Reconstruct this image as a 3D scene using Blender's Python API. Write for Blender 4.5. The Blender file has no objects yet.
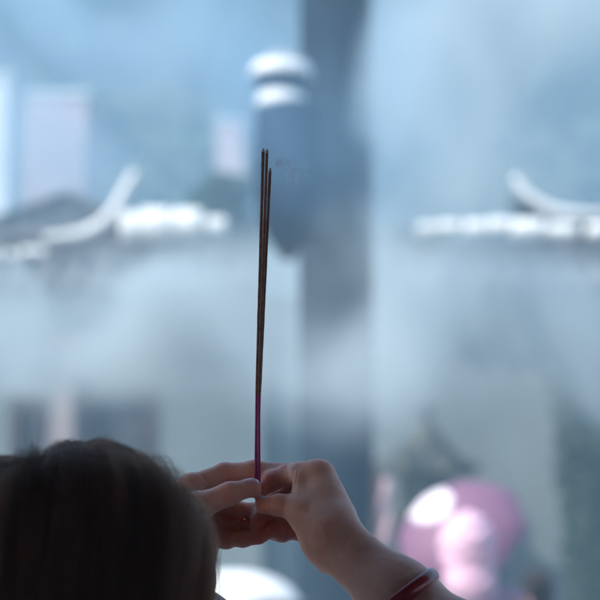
import bpy, math, os, random
import numpy as np

PREVIEW = ''
rng = np.random.default_rng(7)
random.seed(7)
SC = bpy.context.scene
COL = SC.collection

# ------------------------------------------------------------------ camera frame
CAM = np.array([0.0, 0.0, 1.45])
PITCH = math.radians(8.0)
FWD = np.array([0, math.cos(PITCH), math.sin(PITCH)])
UP = np.array([0, -math.sin(PITCH), math.cos(PITCH)])
RIGHT = np.array([1.0, 0, 0])
K = (12.0 / 85.0) / 300.0


def P(px, py, D):
    return CAM + D * (FWD + RIGHT * (px - 300) * K + UP * (300 - py) * K)


def PY(px, py, Y):
    """point of that view direction at world depth Y"""
    d = FWD + RIGHT * (px - 300) * K + UP * (300 - py) * K
    return CAM + d * (Y / d[1])


# ------------------------------------------------------------------ object helpers
def tag(o, label=None, cat=None, group=None, kind=None):
    if label: o['label'] = label
    if cat: o['category'] = cat
    if group: o['group'] = group
    if kind: o['kind'] = kind
    return o


def empty(name, loc=(0, 0, 0), rz=0.0):
    o = bpy.data.objects.new(name, None)
    o.location = loc
    o.rotation_euler = (0, 0, rz)
    COL.objects.link(o)
    return o


def link_mesh(name, verts, faces, mat, parent=None, smooth=True, world=True):
    """verts are world coordinates unless world=False; parented without moving"""
    me = bpy.data.meshes.new(name)
    v = np.asarray(verts, dtype=np.float64)
    if parent is not None and world:
        bpy.context.view_layer.update()
        inv = np.array(parent.matrix_world.inverted())
        v = v @ inv[:3, :3].T + inv[:3, 3]
    if isinstance(faces, np.ndarray):
        n = len(faces); k = faces.shape[1]
        me.vertices.add(len(v)); me.vertices.foreach_set('co', v.ravel().astype(np.float32))
        me.loops.add(n * k); me.loops.foreach_set('vertex_index', faces.ravel().astype(np.int32))
        me.polygons.add(n)
        me.polygons.foreach_set('loop_start', np.arange(0, n * k, k, dtype=np.int32))
        me.update(calc_edges=True)
    else:
        me.from_pydata([tuple(x) for x in v], [], faces)
    me.validate()
    if smooth:
        me.polygons.foreach_set('use_smooth', [True] * len(me.polygons))
    me.materials.append(mat)
    o = bpy.data.objects.new(name, me)
    COL.objects.link(o)
    if parent is not None:
        o.parent = parent
    return o


class MB:
    """collects simple solids into one mesh"""
    def __init__(s): s.v = []; s.f = []; s.sm = []
    def add(s, v, f, sm=False):
        b = len(s.v); s.v += [tuple(map(float, x)) for x in v]
        s.f += [tuple(i + b for i in q) for q in f]; s.sm += [sm] * len(f)
    def box(s, lo, hi, M=None):
        (x0, y0, z0), (x1, y1, z1) = lo, hi
        v = np.array([(x0,y0,z0),(x1,y0,z0),(x1,y1,z0),(x0,y1,z0),(x0,y0,z1),(x1,y0,z1),(x1,y1,z1),(x0,y1,z1)], float)
        if M is not None: v = v @ M[:3, :3].T + M[:3, 3]
        s.add(v, [(0,3,2,1),(4,5,6,7),(0,1,5,4),(1,2,6,5),(2,3,7,6),(3,0,4,7)])
    def tube(s, pts, r, n=12, caps=True, flat=1.0, upv=None):
        pts = [np.asarray(p, float) for p in pts]
        rr = r if hasattr(r, '__len__') else [r] * len(pts)
        ring = []; prev = None
        for i, p in enumerate(pts):
            t = pts[min(i+1, len(pts)-1)] - pts[max(i-1, 0)]
            t = t / (np.linalg.norm(t) + 1e-12)
            if prev is None:
                a = np.array(upv if upv is not None else ((0, 0, 1) if abs(t[2]) < .9 else (1, 0, 0)), float)
            else: a = prev
            u = a - t * a.dot(t); u /= np.linalg.norm(u) + 1e-12; w = np.cross(t, u); prev = u
            for k in range(n):
                an = 2 * math.pi * k / n
                ring.append(p + rr[i] * (math.cos(an) * u * flat + math.sin(an) * w))
        f = []
        for i in range(len(pts) - 1):
            for k in range(n):
                f.append((i*n+k, i*n+(k+1) % n, (i+1)*n+(k+1) % n, (i+1)*n+k))
        s.add(ring, f, True)
        if caps:
            b = len(s.v) - len(ring)
            s.f.append(tuple(b + k for k in range(n))[::-1]); s.sm.append(False)
            s.f.append(tuple(b + (len(pts)-1)*n + k for k in range(n))); s.sm.append(False)
    def lathe(s, prof, c=(0, 0, 0), n=32, smooth=True):
        v = []; f = []
        for (r, z) in prof:
            for k in range(n):
                an = 2 * math.pi * k / n
                v.append((c[0] + r * math.cos(an), c[1] + r * math.sin(an), c[2] + z))
        for i in range(len(prof) - 1):
            for k in range(n):
                f.append((i*n+k, i*n+(k+1) % n, (i+1)*n+(k+1) % n, (i+1)*n+k))
        s.add(v, f, smooth)
    def ball(s, c, r, n=12, m=8, sc=(1, 1, 1)):
        prof = [(max(r*math.sin(math.pi*i/m), 1e-4), -r*math.cos(math.pi*i/m)) for i in range(m+1)]
        b = len(s.v)
        s.lathe(prof, (0, 0, 0), n)
        for i in range(b, len(s.v)):
            x = s.v[i]; s.v[i] = (c[0]+x[0]*sc[0], c[1]+x[1]*sc[1], c[2]+x[2]*sc[2])
    def build(s, name, mat, parent=None, bevel=0.0, world=True):
        o = link_mesh(name, s.v, s.f, mat, parent, smooth=False, world=world)
        if len(o.data.polygons) == len(s.sm):
            o.data.polygons.foreach_set('use_smooth', s.sm)
        if bevel:
            m = o.modifiers.new('bevel', 'BEVEL'); m.width = bevel; m.segments = 2; m.limit_method = 'ANGLE'
        return o


# ------------------------------------------------------------------ implicit surfaces
def smin(a, b, k):
    h = np.maximum(k - np.abs(a - b), 0) / k
    return np.minimum(a, b) - h * h * k * 0.25


def smax(a, b, k): return -smin(-a, -b, k)


def cone(p, a, b, ra, rb, n=None, f=1.0):
    a = np.asarray(a, float); b = np.asarray(b, float)
    q = p - a
    ab = b - a
    if n is not None:
        n = np.asarray(n, float); n = n / np.linalg.norm(n)
        q = q + (q @ n)[:, None] * n * (1 / f - 1)
        ab = ab + ab.dot(n) * n * (1 / f - 1)
    t = np.clip((q @ ab) / ab.dot(ab), 0, 1)
    return np.linalg.norm(q - t[:, None] * ab, axis=1) - (ra + (rb - ra) * t)


def ball(p, c, r): return np.linalg.norm(p - np.asarray(c), axis=1) - r


def ell(p, c, r, R=None):
    q = p - np.asarray(c, float)
    if R is not None: q = q @ R          # R columns = local axes
    r = np.asarray(r, float)
    k0 = np.linalg.norm(q / r, axis=1); k1 = np.linalg.norm(q / (r * r), axis=1)
    return k0 * (k0 - 1) / np.maximum(k1, 1e-9)


OFF = np.array([(i, j, k) for k in (0, 1) for j in (0, 1) for i in (0, 1)])


def mesh_sdf(f, lo, hi, h, levels=3, slack=1.35):
    """surface nets on a sparse grid refined near the surface"""
    lo = np.asarray(lo, float); hi = np.asarray(hi, float)
    H = h * 2 ** (levels + 1)
    n = np.ceil((hi - lo) / H).astype(int)
    c = np.stack(np.meshgrid(*[np.arange(k) for k in n], indexing='ij'), -1).reshape(-1, 3)
    while True:
        ctr = lo + (c + .5) * H
        d = np.concatenate([f(ctr[i:i+200000]) for i in range(0, len(ctr), 200000)])
        c = c[np.abs(d) < H * .87 * slack + 1e-4]
        if H <= h * 1.01: break
        c = (c[:, None, :] * 2 + OFF[None]).reshape(-1, 3); H /= 2
    N = np.ceil((hi - lo) / h).astype(np.int64) + 3
    key = lambda a: (a[:, 0] * N[1] + a[:, 1]) * N[2] + a[:, 2]
    corners = (c[:, None, :] + OFF[None]).reshape(-1, 3)
    ck = key(corners); uk, first, inv = np.unique(ck, return_index=True, return_inverse=True)
    cp = lo + corners[first] * h
    dv = np.concatenate([f(cp[i:i+200000]) for i in range(0, len(cp), 200000)])
    D = dv[inv].reshape(-1, 8)
    act = (D.min(1) < 0) & (D.max(1) >= 0)
    c = c[act]; D = D[act]
    E = [(0,1),(2,3),(4,5),(6,7),(0,2),(1,3),(4,6),(5,7),(0,4),(1,5),(2,6),(3,7)]
    acc = np.zeros((len(c), 3)); cnt = np.zeros(len(c))
    for a, b in E:
        m = (D[:, a] < 0) != (D[:, b] < 0)
        t = np.where(m, D[:, a] / np.where(m, D[:, a] - D[:, b], 1), 0)
        acc += np.where(m[:, None], OFF[a] + t[:, None] * (OFF[b] - OFF[a]), 0); cnt += m
    v = lo + (c + acc / cnt[:, None]) * h
    k = key(c); o = np.argsort(k); ks = k[o]
    def find(a):
        q = key(a); i = np.clip(np.searchsorted(ks, q), 0, len(ks)-1)
        return np.where(ks[i] == q, o[i], -1)
    quads = []
    for ax, (e0, e1) in enumerate([(0, 1), (0, 2), (0, 4)]):
        m = (D[:, e0] < 0) != (D[:, e1] < 0)
        cc = c[m]; s = D[m, e0] < 0
        u = np.zeros(3, int); w = np.zeros(3, int); u[(ax+1) % 3] = 1; w[(ax+2) % 3] = 1
        i0 = find(cc); i1 = find(cc - u); i2 = find(cc - u - w); i3 = find(cc - w)
        q = np.stack([i0, i1, i2, i3], 1)
        q = np.where(s[:, None], q, q[:, ::-1])
        quads.append(q[(q >= 0).all(1)])
    q = np.concatenate(quads)
    used, inv2 = np.unique(q, return_inverse=True)
    return v[used], inv2.reshape(-1, 4)


def vnormals(v, q):
    n = np.cross(v[q[:, 2]] - v[q[:, 0]], v[q[:, 3]] - v[q[:, 1]])
    N = np.zeros_like(v)
    for i in range(4): np.add.at(N, q[:, i], n)
    return N / (np.linalg.norm(N, axis=1)[:, None] + 1e-12)


# ------------------------------------------------------------------ materials
def new_mat(name):
    m = bpy.data.materials.new(name); m.use_nodes = True
    return m, m.node_tree.nodes, m.node_tree.links, m.node_tree.nodes['Principled BSDF']


def rough_mat(name, c1, c2, scale=5.0, rough=0.8, bump=0.1, bscale=40.0, metallic=0.0, spec=0.4, detail=6):
    m, nd, lk, b = new_mat(name)
    tc = nd.new('ShaderNodeTexCoord')
    n1 = nd.new('ShaderNodeTexNoise'); n1.inputs['Scale'].default_value = scale; n1.inputs['Detail'].default_value = detail
    lk.new(tc.outputs['Object'], n1.inputs['Vector'])
    cr = nd.new('ShaderNodeValToRGB')
    cr.color_ramp.elements[0].position = 0.3; cr.color_ramp.elements[1].position = 0.7
    cr.color_ramp.elements[0].color = (*c1, 1); cr.color_ramp.elements[1].color = (*c2, 1)
    lk.new(n1.outputs['Fac'], cr.inputs['Fac']); lk.new(cr.outputs['Color'], b.inputs['Base Color'])
    b.inputs['Roughness'].default_value = rough; b.inputs['Metallic'].default_value = metallic
    b.inputs['Specular IOR Level'].default_value = spec
    if bump:
        n2 = nd.new('ShaderNodeTexNoise'); n2.inputs['Scale'].default_value = bscale; n2.inputs['Detail'].default_value = 5
        lk.new(tc.outputs['Object'], n2.inputs['Vector'])
        bp = nd.new('ShaderNodeBump'); bp.inputs['Strength'].default_value = bump; bp.inputs['Distance'].default_value = 0.02
        lk.new(n2.outputs['Fac'], bp.inputs['Height']); lk.new(bp.outputs['Normal'], b.inputs['Normal'])
    return m


def skin_mat():
    m, nd, lk, b = new_mat('skin')
    tc = nd.new('ShaderNodeTexCoord')
    n1 = nd.new('ShaderNodeTexNoise'); n1.inputs['Scale'].default_value = 38; n1.inputs['Detail'].default_value = 5
    lk.new(tc.outputs['Object'], n1.inputs['Vector'])
    cr = nd.new('ShaderNodeValToRGB')
    cr.color_ramp.elements[0].position = .25; cr.color_ramp.elements[0].color = (0.62, 0.30, 0.225, 1)
    cr.color_ramp.elements[1].position = .75; cr.color_ramp.elements[1].color = (0.80, 0.47, 0.365, 1)
    lk.new(n1.outputs['Fac'], cr.inputs['Fac'])
    red = nd.new('ShaderNodeAttribute'); red.attribute_name = 'red'
    mx = nd.new('ShaderNodeMix'); mx.data_type = 'RGBA'; mx.inputs['B'].default_value = (0.66, 0.12, 0.095, 1)
    lk.new(red.outputs['Fac'], mx.inputs['Factor']); lk.new(cr.outputs['Color'], mx.inputs['A'])
    nail = nd.new('ShaderNodeAttribute'); nail.attribute_name = 'nail'
    mx2 = nd.new('ShaderNodeMix'); mx2.data_type = 'RGBA'; mx2.inputs['B'].default_value = (0.60, 0.34, 0.34, 1)
    lk.new(nail.outputs['Fac'], mx2.inputs['Factor']); lk.new(mx.outputs['Result'], mx2.inputs['A'])
    lk.new(mx2.outputs['Result'], b.inputs['Base Color'])
    mr = nd.new('ShaderNodeMapRange'); mr.inputs['To Min'].default_value = 0.47; mr.inputs['To Max'].default_value = 0.2
    lk.new(nail.outputs['Fac'], mr.inputs['Value']); lk.new(mr.outputs['Result'], b.inputs['Roughness'])
    b.inputs['Subsurface Weight'].default_value = 1.0
    b.inputs['Subsurface Radius'].default_value = (1.0, 0.28, 0.14)
    b.inputs['Subsurface Scale'].default_value = 0.011
    b.inputs['Specular IOR Level'].default_value = 0.5
    vo = nd.new('ShaderNodeTexVoronoi'); vo.inputs['Scale'].default_value = 900; vo.feature = 'DISTANCE_TO_EDGE'
    lk.new(tc.outputs['Object'], vo.inputs['Vector'])
    n2 = nd.new('ShaderNodeTexNoise'); n2.inputs['Scale'].default_value = 160; n2.inputs['Detail'].default_value = 6
    lk.new(tc.outputs['Object'], n2.inputs['Vector'])
    ad = nd.new('ShaderNodeMath'); ad.operation = 'MULTIPLY_ADD'; ad.inputs[1].default_value = .5
    lk.new(vo.outputs['Distance'], ad.inputs[0]); lk.new(n2.outputs['Fac'], ad.inputs[2])
    inv = nd.new('ShaderNodeMath'); inv.operation = 'SUBTRACT'; inv.inputs[0].default_value = 1
    lk.new(nail.outputs['Fac'], inv.inputs[1])
    ml = nd.new('ShaderNodeMath'); ml.operation = 'MULTIPLY'; lk.new(ad.outputs[0], ml.inputs[0]); lk.new(inv.outputs[0], ml.inputs[1])
    bp = nd.new('ShaderNodeBump'); bp.inputs['Strength'].default_value = 0.6; bp.inputs['Distance'].default_value = 0.0011
    lk.new(ml.outputs[0], bp.inputs['Height']); lk.new(bp.outputs['Normal'], b.inputs['Normal'])
    return m


def hair_mat(name, color=(0.022, 0.012, 0.009), rough=.32):
    m = bpy.data.materials.new(name); m.use_nodes = True
    nd = m.node_tree.nodes; lk = m.node_tree.links; nd.clear()
    out = nd.new('ShaderNodeOutputMaterial'); h = nd.new('ShaderNodeBsdfHairPrincipled')
    h.parametrization = 'COLOR'
    at = nd.new('ShaderNodeAttribute'); at.attribute_name = 'lock'; cr = nd.new('ShaderNodeValToRGB')
    cr.color_ramp.elements[0].color = (*[c * .3 for c in color], 1); cr.color_ramp.elements[1].color = (*[c * 3.2 for c in color], 1)
    lk.new(at.outputs['Fac'], cr.inputs['Fac']); lk.new(cr.outputs['Color'], h.inputs['Color'])
    h.inputs['Roughness'].default_value = rough; h.inputs['IOR'].default_value = 1.35; h.inputs['Radial Roughness'].default_value = .4
    for i_ in h.inputs:
        if i_.name in ('Random Color', 'Random Roughness'): i_.default_value = .15
    pb = nd.new('ShaderNodeBsdfPrincipled'); lk.new(cr.outputs['Color'], pb.inputs['Base Color']); pb.inputs['Roughness'].default_value = .55; pb.inputs['Specular IOR Level'].default_value = .12
    ms = nd.new('ShaderNodeMixShader'); ms.inputs[0].default_value = .5
    lk.new(pb.outputs[0], ms.inputs[1]); lk.new(h.outputs[0], ms.inputs[2]); lk.new(ms.outputs[0], out.inputs['Surface'])
    return m
HAZE_D = 0.0085
W1 = (.82, .95, 1.0)
SMOKES = [
    (300, 330, 19.0, 480, 125, 2.2, .60, W1, .55, 2.0, 'pale incense smoke drifting low across the whole courtyard', dict(thr=.36, top=.62, tmin=.16, zsq=.8)),
    (455, 362, 17.6, 260, 145, 1.3, 2.2, W1, .55, 5.0, 'rising streaks of white smoke right of the stone column', dict(thr=.46, top=.63, tmin=.02, zsq=.6)),
    (70, 325, 17.6, 230, 95, 1.3, 2.2, W1, .62, 17.0, 'rolling white smoke in front of the courtyard doorways', dict(thr=.45, top=.62, tmin=.02)),
    (365, 325, 13.6, 190, 150, 1.2, .85, W1, .65, 21.0, 'near band of smoke crossing the stone column under the lantern', dict(thr=.38, top=.62, tmin=.10)),
    (330, 80, 13.4, 190, 190, 1.2, .34, (.40, .70, 1.0), .6, 27.0, 'blue veil of smoke high around the hanging lantern', dict(thr=.32)),
    (398, 130, 13.9, 62, 175, 1.0, 1.3, (.70, .88, 1.0), .9, 41.0, 'rising smoke overlapping the outer edge of the stone column', dict(thr=.38, top=.66, tmin=.08, zsq=.6)),
    (520, 70, 29.0, 230, 220, 3.5, .85, W1, .30, 9.0, 'torn white smoke high above the horned pavilion roof and parasol', dict(thr=.44, top=.62, tmin=.04)),
    (120, 80, 33.0, 300, 180, 3.5, .24, (.60, .82, 1.0), .28, 13.0, 'bluish thin smoke drifting over the kiosk roof and houses', dict(thr=.46, top=.66, tmin=.02)),
    (280.5, 163, 2.033, 13, 9, .008, 230, (.68, .84, 1.0), 105, 31.0, 'thin blue wisp leaving the incense stick tips', dict(thr=.42, top=.66, tmin=0, ys=.5)),
    (299, 172, 2.05, 17, 16, .010, 150, (.68, .84, 1.0), 85, 37.0, 'fainter blue wisp drifting on from the one at the stick tips', dict(thr=.46, top=.68, tmin=0, ys=.5)),
]
# ------------------------------------------------------------------ the worshipper
SKIN = skin_mat()
HAIR = hair_mat('dark_hair', (.042, .012, .006), .30)
MM = 0.001


def J(px, py, cm): return P(px, py, 2.0 + cm * .01)


RH = dict(
    wrist=J(331, 537, -2.0),
    fingers=[
        [J(317, 475, 2.0), J(290, 475, 3.6), J(272, 481, 3.6), J(262, 489, 2.9)],
        [J(329, 489, 3.5), J(297, 491, 5.2), J(274, 502, 4.4), J(258, 520, 3.2)],
        [J(333, 505, 4.6), J(308, 522, 5.5), J(285, 527, 4.2), J(271, 530, 3.3)],
        [J(333, 519, 5.2), J(314, 530, 5.6), J(302, 533, 4.6), J(294, 531, 3.8)]],
    rad=[[10.8, 10.4, 8.8, 7.4], [10.4, 9.2, 8.2, 7.3], [10.2, 8.8, 7.9, 7.0], [9.4, 7.8, 7.0, 6.3]],
    thumb=[J(322, 533, -1.8), J(302, 510, -0.6), J(279, 505, 0.2), J(264, 506, 0.9)],
    trad=[15, 11.0, 9.6, 7.8])
LH = dict(
    wrist=J(187, 580, 0.0),
    fingers=[
        [J(190, 486, 3.6), J(224, 474, 5.2), J(254, 470.5, 5.5), J(281, 471, 5.6)],
        [J(196, 503, 5.0), J(230, 508, 5.9), J(254, 512, 5.2), J(273, 516, 4.6)],
        [J(200, 519, 5.8), J(232, 526, 6.0), J(260, 530, 5.1), J(282, 534, 4.4)],
        [J(205, 533, 6.0), J(226, 540, 4.9), J(243, 539, 4.1), J(258, 538, 3.5)]],
    rad=[[11, 10, 9.0, 8.0], [9.6, 8.6, 7.6, 7.0], [9.2, 8.2, 7.3, 6.6], [8.6, 7.6, 7.0, 6.4]],
    thumb=[J(180, 548, -1.0), J(197, 507, -0.8), J(229, 494, -0.2), J(252, 487, 0.4)],
    trad=[15, 12.6, 10.3, 8.4])


def hand_sdf(p, H, side):
    W = H['wrist']
    d = None
    m = [f[0] for f in H['fingers']]
    for i, q in enumerate(m):                       # metacarpals
        w = W + (m[i] - m.__getitem__(1)) * .35
        c = cone(p, w, q, 15 * MM if i < 3 else 13 * MM, H['rad'][i][0] * MM)
        d = c if d is None else smin(d, c, 14 * MM)
    for i in range(3):                              # palm pads between the knuckles
        mid = (m[i] + m[i+1]) / 2
        d = smin(d, cone(p, W * .4 + mid * .6, mid * .93 + W * .07, 12 * MM, 9.5 * MM), 10 * MM)
    T = H['thumb']
    tr = [r * MM for r in H['trad']]
    th = smin(cone(p, T[0], T[1], tr[0], tr[1]), cone(p, W, T[0], 17 * MM, tr[0]), 12 * MM)
    web = cone(p, T[0] * .45 + T[1] * .55, m[0] * .65 + W * .35, 9.5 * MM, 8.5 * MM)
    th = smin(th, web, 12 * MM)
    th = smin(th, cone(p, T[1] * .9 + T[0] * .1, m[0] * .8 + W * .2, 6.5 * MM, 7 * MM), 12 * MM)
    d = smin(d, th, 13 * MM)
    # fingers
    def chain(pts, rr, k):
        e = None
        for a in range(3 if len(pts) == 4 else 2):
            A, B = pts[a], pts[a+1]; ra, rb = rr[a] * MM, rr[a+1] * MM
            c = cone(p, A, B, ra, rb)
            mid = (A + B) / 2
            # phalanges are a little waisted, pads full
            e = c if e is None else smin(e, c, k)
        for a in range(1, len(pts) - 1):
            e = smin(e, ball(p, pts[a], rr[a] * MM * 1.0), 4 * MM)
        return e
    for f, r in zip(H['fingers'], H['rad']):
        e = chain(f, r, 5 * MM)
        near = np.exp(-(np.linalg.norm(p - f[0], axis=1) / .019) ** 2)
        d = smin(d, e, .6 * MM + 10 * MM * near)
    e = chain([T[1], T[2], T[3]], [H['trad'][1], H['trad'][2], H['trad'][3]], 5 * MM)
    near = np.exp(-(np.linalg.norm(p - T[1], axis=1) / .024) ** 2)
    d = smin(d, e, 1.0 * MM + 12 * MM * near)
    return d


R_ELB = P(490, 678, 1.86)
L_ELB = np.array([-0.19, 2.0, 1.225])
R_SH = np.array([-0.034, 1.715, 1.262])
L_SH = np.array([-0.355, 1.785, 1.262])
NECK = np.array([-0.195, 1.745, 1.285])
YAW = math.radians(-12)
BF = np.array([math.sin(-YAW), math.cos(YAW), 0]); BR = np.array([math.cos(YAW), -math.sin(-YAW), 0])
HC = P(61, 560, 1.77)                                # centre of the head
HC = np.array([HC[0], HC[1], 1.458])
# head frame: nods forward, leans a little
hf = BF * math.cos(.22) + np.array([0, 0, -math.sin(.22)])
hu = np.array([0.06, 0, 1.0]); hu = hu - hf * hu.dot(hf); hu /= np.linalg.norm(hu)
hr = np.cross(hf, hu)
HR = np.stack([hr, hf, hu], 1)                       # columns right, forward, up


def hp(r, f, u): return HC + HR @ np.array([r, f, u])


def head_sdf(p):
    d = ell(p, hp(0, -.008, .022), (.072, .092, .083), HR)
    d = smin(d, ell(p, hp(0, .035, -.035), (.056, .055, .075), HR), .03)
    d = smin(d, ell(p, hp(0, .068, -.088), (.022, .02, .018), HR), .025)   # chin
    for s in (-1, 1):
        d = smin(d, ell(p, hp(s * .036, .06, -.028), (.022, .02, .02), HR), .02)     # cheeks
        d = smax(d, -ell(p, hp(s * .031, .098, .006), (.016, .014, .011), HR), .014)  # sockets
        d = smin(d, ell(p, hp(s * .031, .079, .004), (.0125, .0125, .0115), HR), .002)   # closed lids
        d = smin(d, cone(p, hp(s * .015, .093, .024), hp(s * .045, .084, .026), .005, .004), .01)
        e = ell(p, hp(s * .073, -.004, -.008), (.007, .017, .030), HR)      # ears
        e = smax(e, -ell(p, hp(s * .081, .002, -.006), (.007, .010, .020), HR), .004)
        d = smin(d, e, .005)
    d = smin(d, cone(p, hp(0, .090, .012), hp(0, .106, -.026), .0055, .0085), .010)
    for s in (-1, 1): d = smin(d, ball(p, hp(s * .010, .098, -.030), .0065), .006)
    d = smin(d, ell(p, hp(0, .091, -.054), (.023, .010, .0055), HR), .005)
    d = smin(d, ell(p, hp(0, .089, -.065), (.019, .010, .0065), HR), .004)
    return d


def body_sdf(p):
    d = head_sdf(p)
    d = smin(d, cone(p, hp(0, -.02, -.05), NECK + [0, 0, -.01], .050, .056), .03)
    for S in (R_SH, L_SH):
        d = smin(d, cone(p, NECK + [0, 0, -.02], S * .9 + NECK * .1, .045, .045), .05)
    chest = cone(p, NECK + [0, 0, -.10], NECK + [0, 0, -.22], .115, .11, BF, .75)
    d = smin(d, chest, .06)
    for (S, E, H, side) in ((R_SH, R_ELB, RH, 1), (L_SH, L_ELB, LH, -1)):
        W = H['wrist']
        ax = (W - E) / np.linalg.norm(W - E)
        nn = np.cross(np.cross(ax, FWD), ax)
        m1 = E * .45 + W * .55; m2 = E * .8 + W * .2
        arm = cone(p, S, E, .047, .036)
        k = .03
        if side == 1:
            arm = smin(arm, cone(p, E, m2, .036, .0345, nn, .85), k)
            arm = smin(arm, cone(p, m2, m1, .0345, .0290, nn, .8), k)
            arm = smin(arm, cone(p, m1, W, .0290, .0258, nn, .72), k)
        else:
            arm = smin(arm, cone(p, E, m2, .036, .038), k)
            arm = smin(arm, cone(p, m2, m1, .037, .029, nn, .8), k)
            arm = smin(arm, cone(p, m1, W, .029, .0235, nn, .75), k)
        d = smin(d, arm, .03)
        h = hand_sdf(p, H, side)
        if side == 1:
            h = smin(h, cone(p, J(308, 518, 0.3), W + UP * .003 + RIGHT * .001, .0172, .0228, nn, .75), .014)
            h = smin(h, cone(p, J(298, 473, 2.4), J(318, 473, 2.0), .0098, .0105), .008)
            h = smin(h, cone(p, J(299, 480, 1.2), J(300, 499, 0.1), .0065, .0075), .010)
            h = smin(h, cone(p, J(317, 553, -1.6), J(327, 565, -1.9), .0075, .0072), .004)
            h = smin(h, cone(p, J(322, 476, 2.0), J(339, 514, -.6), .0105, .015), .014)
        else:
            h = smin(h, cone(p, J(203, 538, 4.6), W, .011, .017), .014)
            h = smin(h, cone(p, J(205, 545, 3.0), W + [0, 0, 0], .0105, .0165), .012)
        d = np.where(np.minimum(arm, h) < d + .05, smin(d, h, .014), d)
    return d


def finish_skin(v, q):
    n = vnormals(v, q)
    nail = np.zeros(len(v)); red = np.zeros(len(v)); disp = np.zeros(len(v))
    for H, side in ((RH, 1), (LH, -1)):
        W = H['wrist']
        m0 = H['fingers'][0][0]; m3 = H['fingers'][3][0]
        chains = [(f, r, False) for f, r in zip(H['fingers'], H['rad'])] + [(H['thumb'][1:], H['trad'][1:], True)]
        for f, r, isth in chains:
            for a in range(0 if isth else 1, len(f) - 1):
                jn = f[a]
                if a == 0: continue
                ax = f[a+1] - f[a-1]; ax = ax / np.linalg.norm(ax)
                w = v - jn; dist = np.linalg.norm(w, axis=1)
                u = w @ ax
                mk = np.exp(-(dist / (r[a] * MM * 1.25)) ** 4)
                for o_, am in ((-.0036, .65), (-.0012, 1.15), (.0012, 1.0), (.0038, .65)):
                    u2 = u + .0006 * np.sin(v[:, 0] * 900 + v[:, 2] * 700 + a)
                    disp -= am * MM * mk * np.exp(-((u2 - o_) / .0007) ** 2)
                red += mk * .55
            red += .6 * np.exp(-(np.linalg.norm(v - f[-1], axis=1) / .011) ** 2)
            # nail on the dorsal side of the last phalanx
            ax = f[-1] - f[-2]; ax /= np.linalg.norm(ax)
            if isth:
                dz = np.array([-.05, -.55, 1.0]) if side == -1 else np.array([.1, -.3, 1.0])
            else:
                bend = (f[-2] - f[-3]); dz = np.cross(np.cross(bend, ax), ax) ; dz = -dz if np.linalg.norm(dz) > 1e-5 else UP
                dz = (f[-2] - (f[-1] + f[-3]) / 2); dz = dz / (np.linalg.norm(dz) + 1e-9) * .35 + FWD
            dz = dz - ax * dz.dot(ax); dz /= np.linalg.norm(dz) + 1e-9
            la = np.cross(ax, dz)
            c = f[-1] + ax * r[-1] * MM * .1
            w = v - c
            u = (w @ ax) / (r[-1] * MM * (.95 if isth else .85)); l = (w @ la) / (r[-1] * MM * .80); t = w @ dz
            s = (np.abs(u) ** 3 + np.abs(l) ** 3) ** (1 / 3)
            on = (t > r[-1] * MM * .15) & (np.linalg.norm(w, axis=1) < .02)
            inside = np.clip((1.0 - s) / .09, 0, 1) * on
            nail = np.maximum(nail, inside)
            disp += .30 * MM * inside
            disp -= .40 * MM * on * np.exp(-((s - 1.04) / .06) ** 2)
    # folds in the web between right thumb and index, and at the wrist
    for (A, B, w_, am) in ((J(294, 470, 0), J(290, 494, 0), .0007, .8), (J(298, 470, 0), J(294, 492, 0), .0006, .6),
                           (J(286, 468, 0), J(289, 486, 0), .0006, .5),
                           (J(350, 525, 0), J(345, 540, 0), .0006, .35), (J(206, 548, 0), J(216, 558, 0), .0006, .4),
                           (J(192, 478, 0), J(204, 490, 0), .0007, .6), (J(197, 474, 0), J(208, 488, 0), .0007, .5)):
        ab = B - A; t = np.clip(((v - A) @ ab) / ab.dot(ab), 0, 1)
        w = v - (A + t[:, None] * ab)
        w = w - (w @ FWD)[:, None] * FWD
        dd = np.linalg.norm(w, axis=1)
        tt = ((v - A) @ ab) / ab.dot(ab)
        disp -= am * MM * np.exp(-(dd / w_) ** 2) * ((tt > 0) & (tt < 1))
    ten = np.zeros(len(v))
    # tendons and veins on the back of the right hand and forearm
    for pts in ([(322, 482), (327, 500), (329, 520), (338, 540), (356, 560)], [(311, 486), (314, 505), (322, 524), (330, 545)], [(336, 500), (338, 518), (350, 540), (372, 562), (398, 588)]):
        for (xa, ya), (xb, yb) in zip(pts[:-1], pts[1:]):
            A = J(xa, ya, 0); B = J(xb, yb, 0); ab = B - A
            ab2 = ab - FWD * ab.dot(FWD); w = v - A; w = w - (w @ FWD)[:, None] * FWD
            t = np.clip((w @ ab2) / ab2.dot(ab2), 0, 1); dd = np.linalg.norm(w - t[:, None] * ab2, axis=1)
            tt = (w @ ab2) / ab2.dot(ab2)
            ten = np.maximum(ten, np.exp(-(dd / .0026) ** 2) * (n @ -FWD > 0))
    disp += .26 * MM * ten
    # uneven flesh, very faint
    disp += .10 * MM * np.sin(v[:, 0] * 300 + 3 * np.sin(v[:, 2] * 190)) * np.sin(v[:, 2] * 260 + v[:, 1] * 150)
    v = v + n * disp[:, None]
    return v, np.clip(nail, 0, 1), np.clip(red, 0, 1)


person = empty('person', (NECK[0], NECK[1], 0))
tag(person, 'dark haired woman seen from behind in shade, raising three thin incense sticks between both hands', 'person')


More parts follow.
